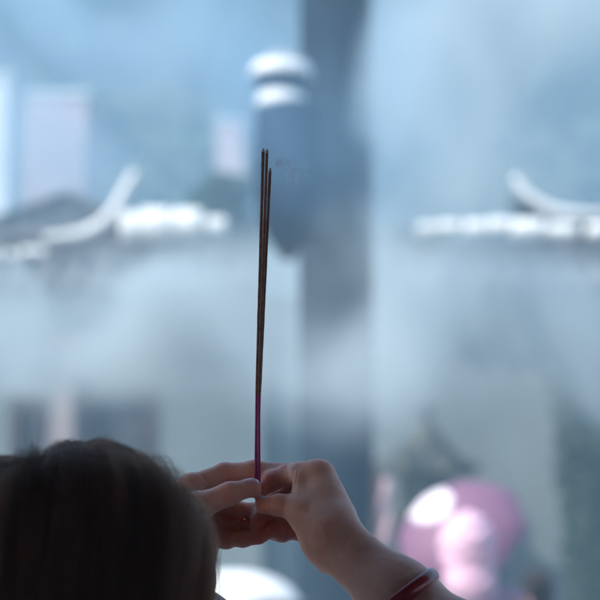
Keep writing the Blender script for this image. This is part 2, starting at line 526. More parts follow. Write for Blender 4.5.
def build_body():
    lo = np.array([-0.47, 1.55, 1.02]); hi = np.array([0.26, 2.14, 1.62])
    v, q = mesh_sdf(body_sdf, lo, hi, .00125 if not PREVIEW else .0018, levels=4, slack=1.7)
    v, nail, red = finish_skin(v, q)
    o = link_mesh('body', v, q, SKIN, person)
    for nm, arr in (('nail', nail), ('red', red)):
        a = o.data.attributes.new(nm, 'FLOAT', 'POINT')
        if len(arr) == len(o.data.vertices): a.data.foreach_set('value', arr.astype(np.float32))
    return o


build_body()


# ---- hair
def build_hair(parent, C, R, N, length, part_r, mat, seed=1, name='hair', steps=26, r0=.00006, vol=.024, clumps=110):
    g = np.random.default_rng(seed)
    rad = np.array([.0745, .0945, .086]); wide = .009; c0 = C + R @ np.array([0, -.008, .022])
    # roots on the scalp
    pts = []
    while len(pts) < N:
        d = g.normal(size=(N, 3)); d /= np.linalg.norm(d, axis=1)[:, None]
        # d local: right, forward, up
        ok = (d[:, 2] > -.25 - .0 * d[:, 1]) & ~((d[:, 1] > .55) & (d[:, 2] < .62))
        pts += list(d[ok])
    d = np.array(pts[:N])
    loc = d * rad
    side = np.where(loc[:, 0] > part_r, 1.0, -1.0)
    lat = np.abs(loc[:, 0] - part_r)
    top = np.clip(d[:, 2] * 1.6, 0, 1)
    pf = np.clip((d[:, 1] + .35) / .4, 0, 1)
    lift = vol * (1 - pf * np.exp(-(lat / .011) ** 1.2)) * (.35 + .65 * g.random(N) ** .7) * np.where(side > 0, 1.3, .8)
    lift = lift * top + (1 - top) * vol * .9 * g.random(N) + wide * np.clip((lat - .02) / .05, 0, 1) * (d[:, 2] > -.1)
    stray = g.random(N) < .04
    # clumping
    ci = g.integers(0, clumps, N)
    cseed = g.normal(size=(clumps, 3))
    down = R.T @ np.array([0, 0, -1.0])
    cen = loc[g.integers(0, N, clumps)]
    ci2 = np.argmin(((loc[:, None, :] - cen[None]) ** 2).sum(2), axis=1)
    lift = lift * (.45 + .9 * g.random(clumps))[ci2]
    tone = g.random(clumps) ** 1.6
    pos = loc.copy(); seg = length / (steps - 1)
    L = length * (.75 + .25 * g.random(N)); segs = L / (steps - 1)
    out = np.zeros((N, steps, 3)); out[:, 0] = pos
    bk0 = np.clip((d[:, 1] + .75) / .6, 0, 1)
    v = d * .7 + np.stack([side * .9 * bk0, -.3 + 0 * side, .1 - .8 * (1 - bk0)], 1)
    v /= np.linalg.norm(v, axis=1)[:, None]
    ph = g.random(clumps) * 6.28; fr = 14 + 10 * g.random(clumps)
    s = np.zeros(N)
    for k in range(1, steps):
        # gravity slightly parts backwards over the crown
        gdir = down + np.array([0, -.12, 0])
        bk = np.clip((d[:, 1] + .75) / .6, 0, 1)
        comb = np.stack([side * np.exp(-s / .05) * 1.3 * bk, -.55 * np.exp(-s / .06), 0 * s], 1)
        v = v * .55 + (gdir + comb) * .45
        cl = cseed[ci2] * .10 * np.clip(s / .12, 0, 1)[:, None]
        wv = np.stack([np.sin(s * fr[ci] + ph[ci]), np.cos(s * fr[ci] * .8 + ph[ci] * 2), 0 * s], 1) * .24 * np.clip(s / .12, 0, 1)[:, None]
        vv = v + cl * .6 + wv + g.normal(size=(N, 3)) * np.where(stray, .16, .035)[:, None]
        vv /= np.linalg.norm(vv, axis=1)[:, None]
        pos = pos + vv * segs[:, None]
        s = s + segs
        # keep outside scalp + layer
        nar = 1 - .24 * np.clip((.055 - pos[:, 2]) / .10, 0, 1)
        lay = rad * np.stack([nar, nar, np.ones(N)], 1) + (lift * np.clip(s / .03, 0, 1))[:, None] + .001
        q = pos / lay
        # below the widest level the head narrows: treat as a vertical cylinder
        q2 = q.copy(); q2[:, 2] = np.maximum(q2[:, 2], 0)
        m = np.linalg.norm(q2, axis=1)
        push = m < 1
        f = np.where(push, 1 / np.maximum(m, 1e-6), 1)
        hor = pos.copy(); hor[:, 0] *= f; hor[:, 1] *= f
        hor[:, 2] = np.where(pos[:, 2] > 0, pos[:, 2] * f, pos[:, 2])
        pos = np.where(push[:, None], hor, pos)
        sh = (1 - .038 * np.clip((.05 - pos[:, 2]) / .03, 0, 1) * (pos[:, 2] > -.14))[:, None]
        pos = np.where(push[:, None], pos, pos * np.concatenate([sh, sh, np.ones_like(sh)], 1))
        rad = rad  
        out[:, k] = pos
    # pull strands towards their clump's mean
    mean = np.zeros((clumps, steps, 3)); cnt = np.zeros(clumps)
    np.add.at(mean, ci2, out); np.add.at(cnt, ci2, 1)
    mean /= np.maximum(cnt, 1)[:, None, None]
    w = (np.clip(np.linspace(0, 1, steps) / .5, 0, 1) * .85)[None, :, None] * np.where(stray, 0, .5 + .5 * g.random(N))[:, None, None]
    out = out * (1 - w) + mean[ci2] * w
    world = out @ R.T + c0
    hc = bpy.data.hair_curves.new(name)
    hc.add_curves([steps] * N)
    bpy.context.view_layer.update()
    inv = np.array(parent.matrix_world.inverted())
    flat = world.reshape(-1, 3) @ inv[:3, :3].T + inv[:3, 3]
    hc.position_data.foreach_set('vector', flat.astype(np.float32).ravel())
    ra = hc.attributes.get('radius') or hc.attributes.new('radius', 'FLOAT', 'POINT')
    taper = np.tile(np.concatenate([np.full(steps - 6, 1.0), np.linspace(1, .3, 6)]), N)
    ra.data.foreach_set('value', (taper * r0).astype(np.float32))
    la = hc.attributes.new('lock', 'FLOAT', 'CURVE')
    tv = np.clip(tone[ci2] * .7 + .30 * np.clip(loc[:, 0] / .07, 0, 1) + .12 * g.normal(size=N), 0, 1)  # locks vary at random; the lit right side is painted lighter
    la.data.foreach_set('value', tv.astype(np.float32))
    hc.materials.append(mat)
    o = bpy.data.objects.new(name, hc); COL.objects.link(o); o.parent = parent
    return o


build_hair(person, HC, HR, 34000 if not PREVIEW else 8000, .46, -.020, HAIR, r0=.000085 if not PREVIEW else .00013)

# ---- clothes
BLOUSE = rough_mat('blouse_cloth', (.030, .022, .028), (.045, .034, .040), 30, .9, .25, 350)
TROUS = rough_mat('trouser_cloth', (.02, .022, .028), (.03, .032, .04), 20, .9, .2, 300)
SHOE = rough_mat('shoe_leather', (.03, .025, .02), (.05, .04, .03), 12, .45, .1, 80)
HIP = NECK + [0, -.02, -.50]


def blouse_sdf(p):
    d = cone(p, NECK + [0, 0, -.08], NECK + [0, 0, -.25], .135, .125, BF, .74)
    d = smin(d, cone(p, NECK + [0, 0, -.25], HIP, .115, .15, BF, .78), .07)
    for S, E in ((R_SH, R_ELB), (L_SH, L_ELB)):
        d = smin(d, cone(p, NECK + [0, 0, -.03], S * .9 + NECK * .1, .050, .058), .05)
        d = smin(d, cone(p, S, S * .3 + E * .7, .058, .055), .04)
    d = d + .003 * np.sin(p[:, 2] * 60 + 4 * np.sin(p[:, 0] * 20)) 
    n = cone(p, NECK + [0, .01, -.02], NECK + [0, .02, .2], .057, .06)
    d = smax(d, -n, .006)
    return smax(d, HIP[2] - .08 - p[:, 2], .01)


v, q = mesh_sdf(blouse_sdf, (-.55, 1.45, .62), (.22, 2.15, 1.36), .005, 3, 1.7)
link_mesh('blouse', v, q, BLOUSE, person)


def trous_sdf(p):
    d = cone(p, HIP + [0, 0, .02], HIP + [0, 0, -.06], .145, .16, BF, .8)
    for s in (-1, 1):
        h = HIP + BR * s * .085 + [0, 0, -.08]; k = HIP * [1, 1, 0] + BR * s * .095 + [0, 0, .43]; a = HIP * [1, 1, 0] + BR * s * .10 + [0, 0, .09]
        d = smin(d, cone(p, h, k, .092, .066), .03); d = smin(d, cone(p, k, a, .066, .058), .03)
    return smax(d, .07 - p[:, 2], .004)


v, q = mesh_sdf(trous_sdf, (-.55, 1.45, .03), (.2, 2.0, .9), .008, 3, 1.7)
link_mesh('trousers', v, q, TROUS, person)
for s in (-1, 1):
    a = HIP * [1, 1, 0] + BR * s * .10
    f = lambda p, a=a: smax(smin(cone(p, a + [0, 0, .06] - BF * .02, a + [0, 0, .045] + BF * .14, .043, .038), cone(p, a + [0, 0, .05], a + [0, 0, .12], .045, .05), .03), .004 - p[:, 2], .003)
    v, q = mesh_sdf(f, a + [-.14, -.2, -.01], a + [.18, .3, .2], .006, 3, 1.6)
    link_mesh('shoe', v, q, SHOE, person)

# ------------------------------------------------------------------ bangle, beads
def frame_from(axis, hint=(0, 0, 1)):
    a = np.asarray(axis, float); a /= np.linalg.norm(a)
    u = np.cross(a, hint); u /= np.linalg.norm(u); w = np.cross(a, u)
    return a, u, w


def glassy(name, col, rough=.12, trans=.5, coat=.25):
    m, nd, lk, b = new_mat(name)
    tc = nd.new('ShaderNodeTexCoord'); n1 = nd.new('ShaderNodeTexNoise'); n1.inputs['Scale'].default_value = 60
    lk.new(tc.outputs['Object'], n1.inputs['Vector'])
    cr = nd.new('ShaderNodeValToRGB')
    cr.color_ramp.elements[0].color = (*[c * .6 for c in col], 1); cr.color_ramp.elements[1].color = (*[min(c * 1.5, 1) for c in col], 1)
    lk.new(n1.outputs['Fac'], cr.inputs['Fac']); lk.new(cr.outputs['Color'], b.inputs['Base Color'])
    b.inputs['Roughness'].default_value = rough; b.inputs['Transmission Weight'].default_value = trans
    b.inputs['Coat Weight'].default_value = coat; b.inputs['Coat Roughness'].default_value = .05
    return m


AGATE = glassy('red_agate', (.26, .012, .018), .28, .0, coat=.22)
ax = R_ELB - RH['wrist']; ax /= np.linalg.norm(ax)
bc = RH['wrist'] + (R_ELB - RH['wrist']) * .455 + (UP * .6 + RIGHT * .6) * .002
a_, u_, w_ = frame_from(ax + UP * -.60 + FWD * .35 + RIGHT * .2)
nseg, nsec = 96, 20
vv = []; ff = []
for i in range(nseg):
    t = 2 * math.pi * i / nseg
    rd = math.cos(t) * u_ + math.sin(t) * w_
    for k in range(nsec):
        s = 2 * math.pi * k / nsec
        # D-shaped section: flat inside, round outside
        cr_, ca_ = math.cos(s) * .0042, math.sin(s) * .0066
        if cr_ < -.0018: cr_ = -.0018
        vv.append(bc + rd * (.0352 + cr_) + a_ * ca_)
for i in range(nseg):
    for k in range(nsec):
        ff.append((i*nsec+k, i*nsec+(k+1) % nsec, ((i+1) % nseg)*nsec+(k+1) % nsec, ((i+1) % nseg)*nsec+k))
o = link_mesh('bangle', vv, ff, AGATE)
tag(o, 'glossy dark red stone bangle round the raised forearm', 'bangle')

CRYST = glassy('clear_crystal', (.75, .75, .78), .04, .85)
SILV = rough_mat('silver', (.6, .6, .62), (.75, .75, .77), 30, .22, 0, metallic=1)
bra = empty('bracelet', tuple(P(190, 596, 2.0)))
tag(bra, 'sparkling bracelet of clear crystal beads on the wrist behind the hair', 'bracelet')
mb = MB(); link = MB()
axl = LH['wrist'] - L_ELB; axl /= np.linalg.norm(axl)
a_, u_, w_ = frame_from(axl + RIGHT * .25 - FWD * .1, (0, 1, 0))
for row in range(4):
    c = P(193, 592, 2.003) + a_ * (row * .0060 - .010)
    n = 40
    R0 = .0300 + .001 * row * (3 - row)
    for i in range(n):
        t = 2 * math.pi * (i + .5 * (row % 2)) / n
        p = c + (math.cos(t) * u_ + math.sin(t) * w_ * .9) * R0
        mb.ball(p, .0024, 8, 6)
    link.tube([c + (math.cos(2*math.pi*i/48) * u_ + math.sin(2*math.pi*i/48) * w_ * .9) * R0 for i in range(49)], .0007, 6)
mb.build('bead_strand', CRYST, bra); link.build('wire', SILV, bra)

# ------------------------------------------------------------------ incense sticks
def stick_mat(name, c1, c2, scale, rough, ember=False):
    return rough_mat(name, c1, c2, scale, rough, .4, 900)


PASTE = stick_mat('incense_paste', (.15, .075, .055), (.26, .13, .095), 250, .85)
BAMB = stick_mat('dyed_bamboo', (.30, .015, .12), (.40, .03, .17), 200, .5)
ASH = rough_mat('ash', (.42, .41, .39), (.62, .61, .59), 400, .95, .5, 900)


def stick(p0, pm, p1, label, r1=.0017, r2=.00125):
    """p0 top, pm where the paste ends, p1 bottom"""
    e = empty('incense_stick', tuple(p1))
    tag(e, label, 'incense stick', 'incense sticks held between the fingers')
    d = (p0 - pm); n = 24
    m = MB()
    g = np.random.default_rng(int(abs(p0[0] * 1e5)) + 3)
    m.tube([pm + d * (i / n) * .985 for i in range(n + 1)], [r1 * (1 + .10 * g.normal() * .5) * (.75 if i == 0 else 1) for i in range(n + 1)], 12)
    m.build('incense_coating', PASTE, e)
    m = MB(); m.tube([pm + (p0 - pm) * .02, p1], r2, 10); m.build('bamboo_core', BAMB, e)
    m = MB(); m.tube([pm + d * .985, pm + d * .993, pm + d * 1.0], [r1 * .95, r1 * 1.0, r1 * .55], 10); m.build('ash_tip', ASH, e)
    return e


tips = [P(263.3, 148.5, 2.03), P(267.0, 149.5, 2.022), P(270.2, 168, 2.034)]
stick(tips[0], P(256.6, 398, 2.022), P(255.4, 494, 2.018), 'tall incense stick, outer one of the tight pair, with grey ash tip', .0015)
stick(tips[1], P(258.8, 397, 2.018), P(259.3, 495, 2.016), 'tall incense stick, inner one of the tight pair, close beside the shorter stick', .0015)
stick(tips[2], P(259.4, 399, 2.026), P(257.4, 494, 2.021), 'shortest incense stick, its tip leaning away from the two taller ones', .0014)

GOLD = rough_mat('gold', (.75, .50, .20), (.85, .60, .28), 60, .2, 0, metallic=1)
A = LH['fingers'][2][1]; B = LH['fingers'][2][2]; rc = A * .62 + B * .38
a_, u_, w_ = frame_from(B - A, (0, 1, .1))
m = MB(); m.tube([rc + (math.cos(t) * u_ + math.sin(t) * w_) * .0086 for t in np.linspace(0, 2 * math.pi, 49)], .0012, 8, caps=False)
e = empty('ring', tuple(rc)); tag(e, 'thin gold ring with a tiny clear stone on a curled finger below the thumbs', 'ring')
m.build('band', GOLD, e)
dd = -FWD * .9 + UP * .4; dd = dd - a_ * dd.dot(a_); dd /= np.linalg.norm(dd)
m = MB(); m.ball(rc + dd * .0102, .0020, 8, 5); m.build('stone', CRYST, e)
EXPOSURE = 1.16
# ------------------------------------------------------------------ ground
def paving_mat(name, c1, c2, cm, sx, sy, rough=.8):
    m, nd, lk, b = new_mat(name)
    tc = nd.new('ShaderNodeTexCoord'); br = nd.new('ShaderNodeTexBrick')
    br.inputs['Scale'].default_value = 1; br.inputs['Brick Width'].default_value = sx; br.inputs['Row Height'].default_value = sy
    br.inputs['Mortar Size'].default_value = .008
    br.inputs['Color1'].default_value = (*c1, 1); br.inputs['Color2'].default_value = (*c2, 1); br.inputs['Mortar'].default_value = (*cm, 1)
    lk.new(tc.outputs['Object'], br.inputs['Vector'])
    n = nd.new('ShaderNodeTexNoise'); n.inputs['Scale'].default_value = 2.3; n.inputs['Detail'].default_value = 8
    lk.new(tc.outputs['Object'], n.inputs['Vector'])
    mx = nd.new('ShaderNodeMix'); mx.data_type = 'RGBA'; mx.blend_type = 'OVERLAY'; mx.inputs['Factor'].default_value = .5
    lk.new(br.outputs['Color'], mx.inputs['A']); lk.new(n.outputs['Fac'], mx.inputs['B'])
    lk.new(mx.outputs['Result'], b.inputs['Base Color']); b.inputs['Roughness'].default_value = rough
    bp = nd.new('ShaderNodeBump'); bp.inputs['Strength'].default_value = .4; bp.inputs['Distance'].default_value = .01
    lk.new(br.outputs['Fac'], bp.inputs['Height']); bp.invert = True; lk.new(bp.outputs['Normal'], b.inputs['Normal'])
    return m


PAVE = paving_mat('courtyard_paving', (.22, .205, .185), (.165, .155, .145), (.08, .075, .07), .9, .45)
PFLOOR = paving_mat('porch_paving', (.22, .20, .18), (.17, .155, .14), (.08, .075, .07), .6, .6)
me = MB(); me.add([(-400, -150, 0), (400, -150, 0), (400, 500, 0), (-400, 500, 0)], [(0, 1, 2, 3)])
tag(me.build('ground', PAVE), kind='structure')

PLASTER = rough_mat('aged_plaster', (.11, .135, .135), (.21, .235, .225), .45, .9, .2, 12)
LIME = rough_mat('lime_wash', (.76, .75, .71), (.84, .83, .79), 3, .8, .2, 30)
HORN = rough_mat('weathered_lime', (.62, .62, .60), (.74, .74, .72), 3, .8, .2, 30)
TILE = rough_mat('grey_roof_tile', (.05, .055, .06), (.11, .115, .12), 4, .6, .3, 30)
TILE_PALE = rough_mat('weathered_tile_end', (.12, .125, .13), (.24, .24, .235), 6, .7, .3, 30)
WOOD = rough_mat('dark_lacquered_wood', (.035, .018, .013), (.07, .03, .02), 6, .45, .2, 40)
REDW = rough_mat('red_lacquered_wood', (.22, .03, .022), (.30, .05, .035), 5, .45, .15, 40)
STONE = rough_mat('dark_granite', (.008, .016, .026), (.016, .028, .042), 7, .95, .3, 60, spec=.15)
BRONZE = rough_mat('dark_bronze', (.035, .04, .035), (.09, .085, .06), 5, .5, .3, 40, metallic=.6)
PINKP = rough_mat('pink_plaster', (.46, .37, .38), (.55, .46, .46), 1.2, .9, .15, 10)
PALEP = rough_mat('cream_plaster', (.62, .66, .67), (.72, .75, .75), 1.0, .9, .15, 10)
DARK = rough_mat('dark_door_wood', (.03, .028, .03), (.05, .045, .045), 3, .7, .1, 30)  # plain dark wood of the door leaves
GLASS = rough_mat('window_glass', (.02, .03, .035), (.03, .04, .045), 1, .12, 0)

# ------------------------------------------------------------------ unseen porch added to keep the sun off the worshipper
f = MB(); f.box((-5.2, -4.2, -.02), (5.2, 2.5, .004)); tag(f.build('porch_floor', PFLOOR), kind='structure')
porch = empty('shade_porch', (0, -4, 0))
tag(porch, 'unseen porch with dark wooden ceiling and red columns, added to shade the worshipper', 'porch')
m = MB(); m.box((-5.4, -4.4, 3.30), (5.4, 2.2, 3.42)); m.build('ceiling', WOOD, porch)
m = MB()
for i in range(9): m.box((-5.3 + i * 1.3, -4.3, 3.10), (-5.1 + i * 1.3, 2.22, 3.297))
m.build('rafter', WOOD, porch)
m = MB()
nx = 45
for i in range(nx):
    x = -5.5 + i * 11 / (nx - 1)
    m.tube([(x, -.2, 5.2), (x, 1.1, 4.15), (x, 2.35, 3.50)], .09, 8)
m.box((-5.6, -4.6, 3.42), (5.6, 2.3, 3.50))
m.build('roof', TILE, porch)
m = MB(); m.box((-5.2, -4.35, 0), (5.2, -4.15, 3.1)); m.build('back_wall', REDW, porch)
for x in (-4.2, 4.2):
    for y in (-.9, 1.9):
        m = MB(); m.lathe([(.19, .22), (.19, 3.1)], (x, y, 0), 28); c = m.build('column', REDW, porch)
        m = MB(); m.lathe([(.30, .005), (.30, .08), (.26, .14), (.21, .22), (.0, .22)], (x, y, 0), 28); m.build('column_base', STONE, c)

# ------------------------------------------------------------------ courtyard wall with tiled, lime-washed ridge
WY = 24.0
S_ = lambda px: PY(px, 300, WY)[0]
Z_ = lambda py: PY(300, py, WY)[2]


def wall(name, px0, px1, label, doors=(), pil=(), endm=None):
    e = empty(name, ((S_(px0) + S_(px1)) / 2, WY, 0)); tag(e, label, 'wall')
    x0, x1 = S_(px0), S_(px1)
    zt = Z_(280)
    m = MB(); xs = [x0]
    for (a, b, top) in doors: xs += [S_(a), S_(b)]
    xs.append(x1)
    for i in range(0, len(xs), 2): m.box((xs[i], WY - .15, 0), (xs[i+1], WY + .15, zt))
    for (a, b, top) in doors: m.box((S_(a), WY - .15, Z_(top)), (S_(b), WY + .15, zt))
    m.build('wall_body', PLASTER, e)
    for (a, b, top) in doors:
        xa, xb, zz = S_(a), S_(b), Z_(top)
        fm = MB(); fm.box((xa, WY - .19, 0), (xa + .1, WY + .1, zz)); fm.box((xb - .1, WY - .19, 0), (xb, WY + .1, zz)); fm.box((xa + .1, WY - .19, zz - .12), (xb - .1, WY + .1, zz))
        dd = fm.build('door_frame', WOOD, e)
        mid = (xa + xb) / 2
        for u, v_ in ((xa + .1, mid - .01), (mid + .01, xb - .1)):
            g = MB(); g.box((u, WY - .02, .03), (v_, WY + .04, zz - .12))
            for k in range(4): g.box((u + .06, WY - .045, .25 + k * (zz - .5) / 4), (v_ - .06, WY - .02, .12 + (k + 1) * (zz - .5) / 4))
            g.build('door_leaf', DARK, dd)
    for (a, b, top, mt) in pil:
        g = MB(); g.box((S_(a), WY - .30, 0), (S_(b), WY - .153, Z_(top))); g.box((S_(a) - .05, WY - .36, Z_(top)), (S_(b) + .05, WY - .153, Z_(top) + .15))
        g.build('pilaster', mt, e)
    # tiled cap: pan roof with barrel tiles, front and back
    zr = Z_(257)
    g = MB(); g.box((x0, WY - .06, zr - .05), (x1, WY + .06, Z_(243))); g.build('ridge_base', TILE, e)
    g = MB()
    for s in (-1, 1):
        g.add([(x0, WY + s * .02, zr), (x1, WY + s * .02, zr), (x1, WY + s * .62, zt - .05), (x0, WY + s * .62, zt - .05),
               (x0, WY + s * .02, zr - .06), (x1, WY + s * .02, zr - .06), (x1, WY + s * .62, zt - .11), (x0, WY + s * .62, zt - .11)],
              [(0, 1, 2, 3), (7, 6, 5, 4), (3, 2, 6, 7), (0, 3, 7, 4), (1, 5, 6, 2)])
        n = int((x1 - x0) / .30)
        for i in range(n):
            x = x0 + .15 + i * (x1 - x0) / n
            g.tube([(x, WY + s * .03, zr + .02), (x, WY + s * .34, (zr + zt) / 2 + .0), (x, WY + s * .64, zt - .03)], .06, 8)
    g.build('roof', TILE, e)
    g = MB(); n = int((x1 - x0) / .30)
    for i in range(n):
        x = x0 + .15 + i * (x1 - x0) / n
        g.tube([(x, WY - .645, zt - .03), (x, WY - .67, zt - .03)], .085, 14)
        g.add([(x + .06, WY - .64, zt - .08), (x + .24, WY - .64, zt - .08), (x + .15, WY - .66, zt - .24)], [(0, 1, 2), (2, 1, 0)])
    g.build('tile_end', endm or TILE_PALE, e)
    return e


def ridge_block(e, a, b, y0, y1, knob=True):
    xa, xb, za, zb = S_(a), S_(b), Z_(y1), Z_(y0)
    m = MB(); r = (zb - za) / 2
    zc = (za + zb) / 2; m.tube([(xa, WY, zc), (xa + .04, WY, zc), (xb - .04, WY, zc), (xb, WY, zc)], [r * .86, r, r, r * .86], 24)
    m.build('ridge_section', LIME, e, bevel=.02)


wl = wall('courtyard_wall', -420, 262, 'tile-topped courtyard wall behind the lone haired head, with a tall dark doorway',
          doors=[(14, 48, 398), (85, 158, 385)], pil=[(56, 78, 352, rough_mat('faded_red_plaster', (.26, .21, .20), (.32, .26, .25), 1.2, .9, .15, 10))])
for a in ((-90, -22, 246, 263), (-20, 18, 249, 263), (20, 46, 246, 260), (121, 139, 212, 245), (139.8, 171, 208, 244), (171.8, 202, 209, 240), (205, 226, 217, 236)): ridge_block(wl, *a)
wr = wall('courtyard_wall', 392, 1000, 'tile-topped courtyard wall with a chain of white ridge blocks, running out of view beyond the pink parasol',
          doors=[(640, 740, 390)], endm=rough_mat('lime_tile_end', (.22, .23, .23), (.40, .40, .39), 6, .7, .3, 30))
for a in ((418, 437, 223, 235), (438.5, 462, 221, 234), (466, 488, 220, 237), (489, 511, 218, 236), (512, 546, 219, 241), (547, 579, 223, 240), (588, 612, 223, 240), (618, 655, 222, 240), (660, 700, 222, 240)): ridge_block(wr, *a)
# gateway wall between them
e = empty('gate_wall', (S_(310), WY + .3, 0)); tag(e, 'plain low plaster wall closing the gap between the two tiled walls', 'wall')
m = MB(); m.box((S_(262) + .01, WY + .2, 0), (S_(392) - .01, WY + .45, Z_(300))); m.build('wall_body', PLASTER, e)
m = MB(); m.box((S_(262) + .01, WY + .12, Z_(300)), (S_(392) - .01, WY + .53, Z_(296))); m.build('coping', TILE_PALE, e)


# ------------------------------------------------------------------ pavilions with swept-up eaves
def curved_roof(name, cx, cy, hw, hd, ze, zp, sweep, tipx, label, mat, ridge_mat, corner_path=None, body=PLASTER, rr=.085, finial=True, pw=1.6):
    e = empty(name, (cx, cy, 0)); tag(e, label, 'pavilion')
    g = MB(); n = 14; mm = 8
    tips = []
    def pt(side, u, v_):
        # side 0..3, u in -1..1 along the eave, v 0 eave .. 1 peak
        w = hw if side % 2 == 0 else hd
        up_ = sweep * abs(u) ** 3.2 * (1 - v_) ** 2.2
        z = ze + (zp - ze) * (v_ ** pw) + up_
        k = 1 - v_
        ex = 1 + .12 * abs(u) ** 4 * k
        if side == 0: x, y = u * hw * k * ex, -hd * k * ex
        elif side == 1: x, y = hw * k * ex, u * hd * k * ex
        elif side == 2: x, y = -u * hw * k * ex, hd * k * ex
        else: x, y = -hw * k * ex, -u * hd * k * ex
        return np.array([cx + x, cy + y, z])
    for s in range(4):
        vs = [pt(s, -1 + 2 * i / n, j / mm) for j in range(mm + 1) for i in range(n + 1)]
        lo = [v_ - [0, 0, .10] for v_ in vs]
        fs = []
        N = len(vs)
        for j in range(mm):
            for i in range(n):
                a = j * (n + 1) + i
                fs.append((a, a + 1, a + n + 2, a + n + 1)); fs.append((N + a + n + 1, N + a + n + 2, N + a + 1, N + a))
        for i in range(n): fs.append((N + i, N + i + 1, i + 1, i))
        g.add(vs + lo, fs, True)
        w = 2 * (hw if s % 2 == 0 else hd); k = int(w / .3)
        for i in range(1, k):
            u = -1 + 2 * i / k
            vmax = 1 - abs(u)
            q = [pt(s, u * (1 / max(1e-3, 1 - t * 1.0)) if False else u / max(1 - t, abs(u)), t) for t in np.linspace(0, max(vmax, .05), 6)]
            g.tube([a + [0, 0, .02] for a in q], .055, 6)
    g.build('roof', mat, e)
    for s in range(4):
        q = [pt(s, 1, t) + [0, 0, .08] for t in np.linspace(0, .97, 14)]
        d = q[0] - q[1]; d /= np.linalg.norm(d)
        h = np.array([d[0], d[1], 0]); h /= np.linalg.norm(h)
        ext = [q[0] + h * .55 * sweep * t + np.array([0, 0, 1.0 * sweep * t ** 1.7]) * .55 for t in (1.0, .66, .33)]
        m = MB(); pts = ext + q
        m.tube(pts, [rr * .45, rr * .8, rr * .9] + [rr] * len(q), 10)
        m.build('hip_ridge', ridge_mat, e)
    if finial:
        m = MB(); m.lathe([(.20, -.1), (.16, .05), (.07, .12), (.13, .26), (.10, .38), (.03, .45), (.001, .6)], (cx, cy, zp), 16); m.build('finial', ridge_mat, e)
    m = MB(); bw, bd = hw * .72, hd * .72
    m.box((cx - bw, cy - bd, 0), (cx + bw, cy + bd, ze - .05)); m.build('wall_body', body, e)
    for sx in (-1, 1):
        m = MB(); m.lathe([(.14, 0), (.14, ze - .04)], (cx + sx * (bw + .25), cy - bd - .25, 0), 16); m.build('column', REDW, e)
    w = MB(); w.box((cx - bw * .5, cy - bd - .04, .1), (cx + bw * .5, cy - bd - .003, min(2.3, ze - .5))); w.build('door', DARK, e)
    return e


def scroll(e, pts, Y, r, name='eave_ridge'):
    q = [PY(a, b, Y) for a, b in pts]
    # resample with Catmull-Rom
    out = []
    for i in range(len(q) - 1):
        p0 = q[max(i-1, 0)]; p1 = q[i]; p2 = q[i+1]; p3 = q[min(i+2, len(q)-1)]
        for t in np.linspace(0, 1, 6, endpoint=False):
            out.append(.5 * ((2 * p1) + (-p0 + p2) * t + (2*p0 - 5*p1 + 4*p2 - p3) * t**2 + (-p0 + 3*p1 - 3*p2 + p3) * t**3))
    out.append(q[-1]); n = len(out)
    rad = [r * (1 - .35 * (i / n) ** 2) * (.45 + .55 * min(1, i / n * 3)) for i in range(n)]
    m = MB(); m.tube(out, rad, 14, flat=1.0); m.ball(out[-1], rad[-1] * 1.05, 10, 8)
    return m.build(name, HORN, e)


# left pavilion: its near right-hand corner sweeps up to a pale horn
Yp = 26.0
def pav(px_c, Y, half_px, y_eave, y_peak, label, pts, mir, rr, hdp=2.0):
    c = PY(px_c, y_eave, Y); hw = abs(PY(px_c + half_px, 300, Y)[0] - c[0])
    e = curved_roof('pavilion', c[0], Y + hdp, hw, hdp, c[2], PY(px_c, y_peak, Y)[2] , .16, 0, label, TILE, TILE)
    scroll(e, pts, Y - .12, rr)
    return e


pav(-130, Yp, 225, 247, 205, 'pavilion roof whose pale horned eave sweeps up beside the sunlit white ridge blocks',
    [(44, 238), (78, 235), (99, 227), (114, 212), (124, 194), (134, 176)], 1, .10)
pav(742, Yp, 205, 228, 190, 'pavilion roof whose white horned eave curls up above the chain of ridge blocks',
    [(610, 213), (596, 215), (576, 215), (556, 212), (539, 204), (526, 193), (517, 180)], -1, .088)
# a darker kiosk roof behind
c = PY(56, 250, 31)
curved_roof('pavilion', c[0], 32.5, 1.35, 1.35, c[2], PY(60, 180, 31)[2], .1, 0,
            'small dark pyramid-roofed kiosk rising behind the horned eave', 'x' and TILE, TILE, finial=False, rr=.06, pw=.8)

# ------------------------------------------------------------------ houses beyond
def house(px0, px1, Y, ytop, mat, label, depth=2.5, rows=4, cols=2):
    a = PY(px0, ytop, Y); b = PY(px1, ytop, Y)
    x0, x1, z = a[0], b[0], a[2]
    e = empty('town_house', ((x0 + x1) / 2, Y, 0)); tag(e, label, 'house')
    m = MB(); m.box((x0, Y, 0), (x1, Y + depth, z)); m.build('wall_body', mat, e, bevel=.03)
    m = MB(); m.box((x0 - .06, Y - .06, z), (x1 + .06, Y + depth + .06, z + .12)); m.build('roof', PALEP, e)
    for r in range(rows):
        for cc in range(cols):
            w = min(1.1, (x1 - x0) / cols * .4); cx = x0 + (cc + .5) * (x1 - x0) / cols; zz = 1.2 + r * (z - 1.5) / rows
            if zz > z * .62: continue
            f = MB(); f.box((cx - w/2 - .07, Y - .05, zz - .07), (cx + w/2 + .07, Y - .003, zz + 1.3))
            fo = f.build('window', WOOD, e); g = MB(); g.box((cx - w/2, Y - .07, zz), (cx + w/2, Y - .053, zz + 1.22)); g.build('pane', GLASS, fo)
    return e


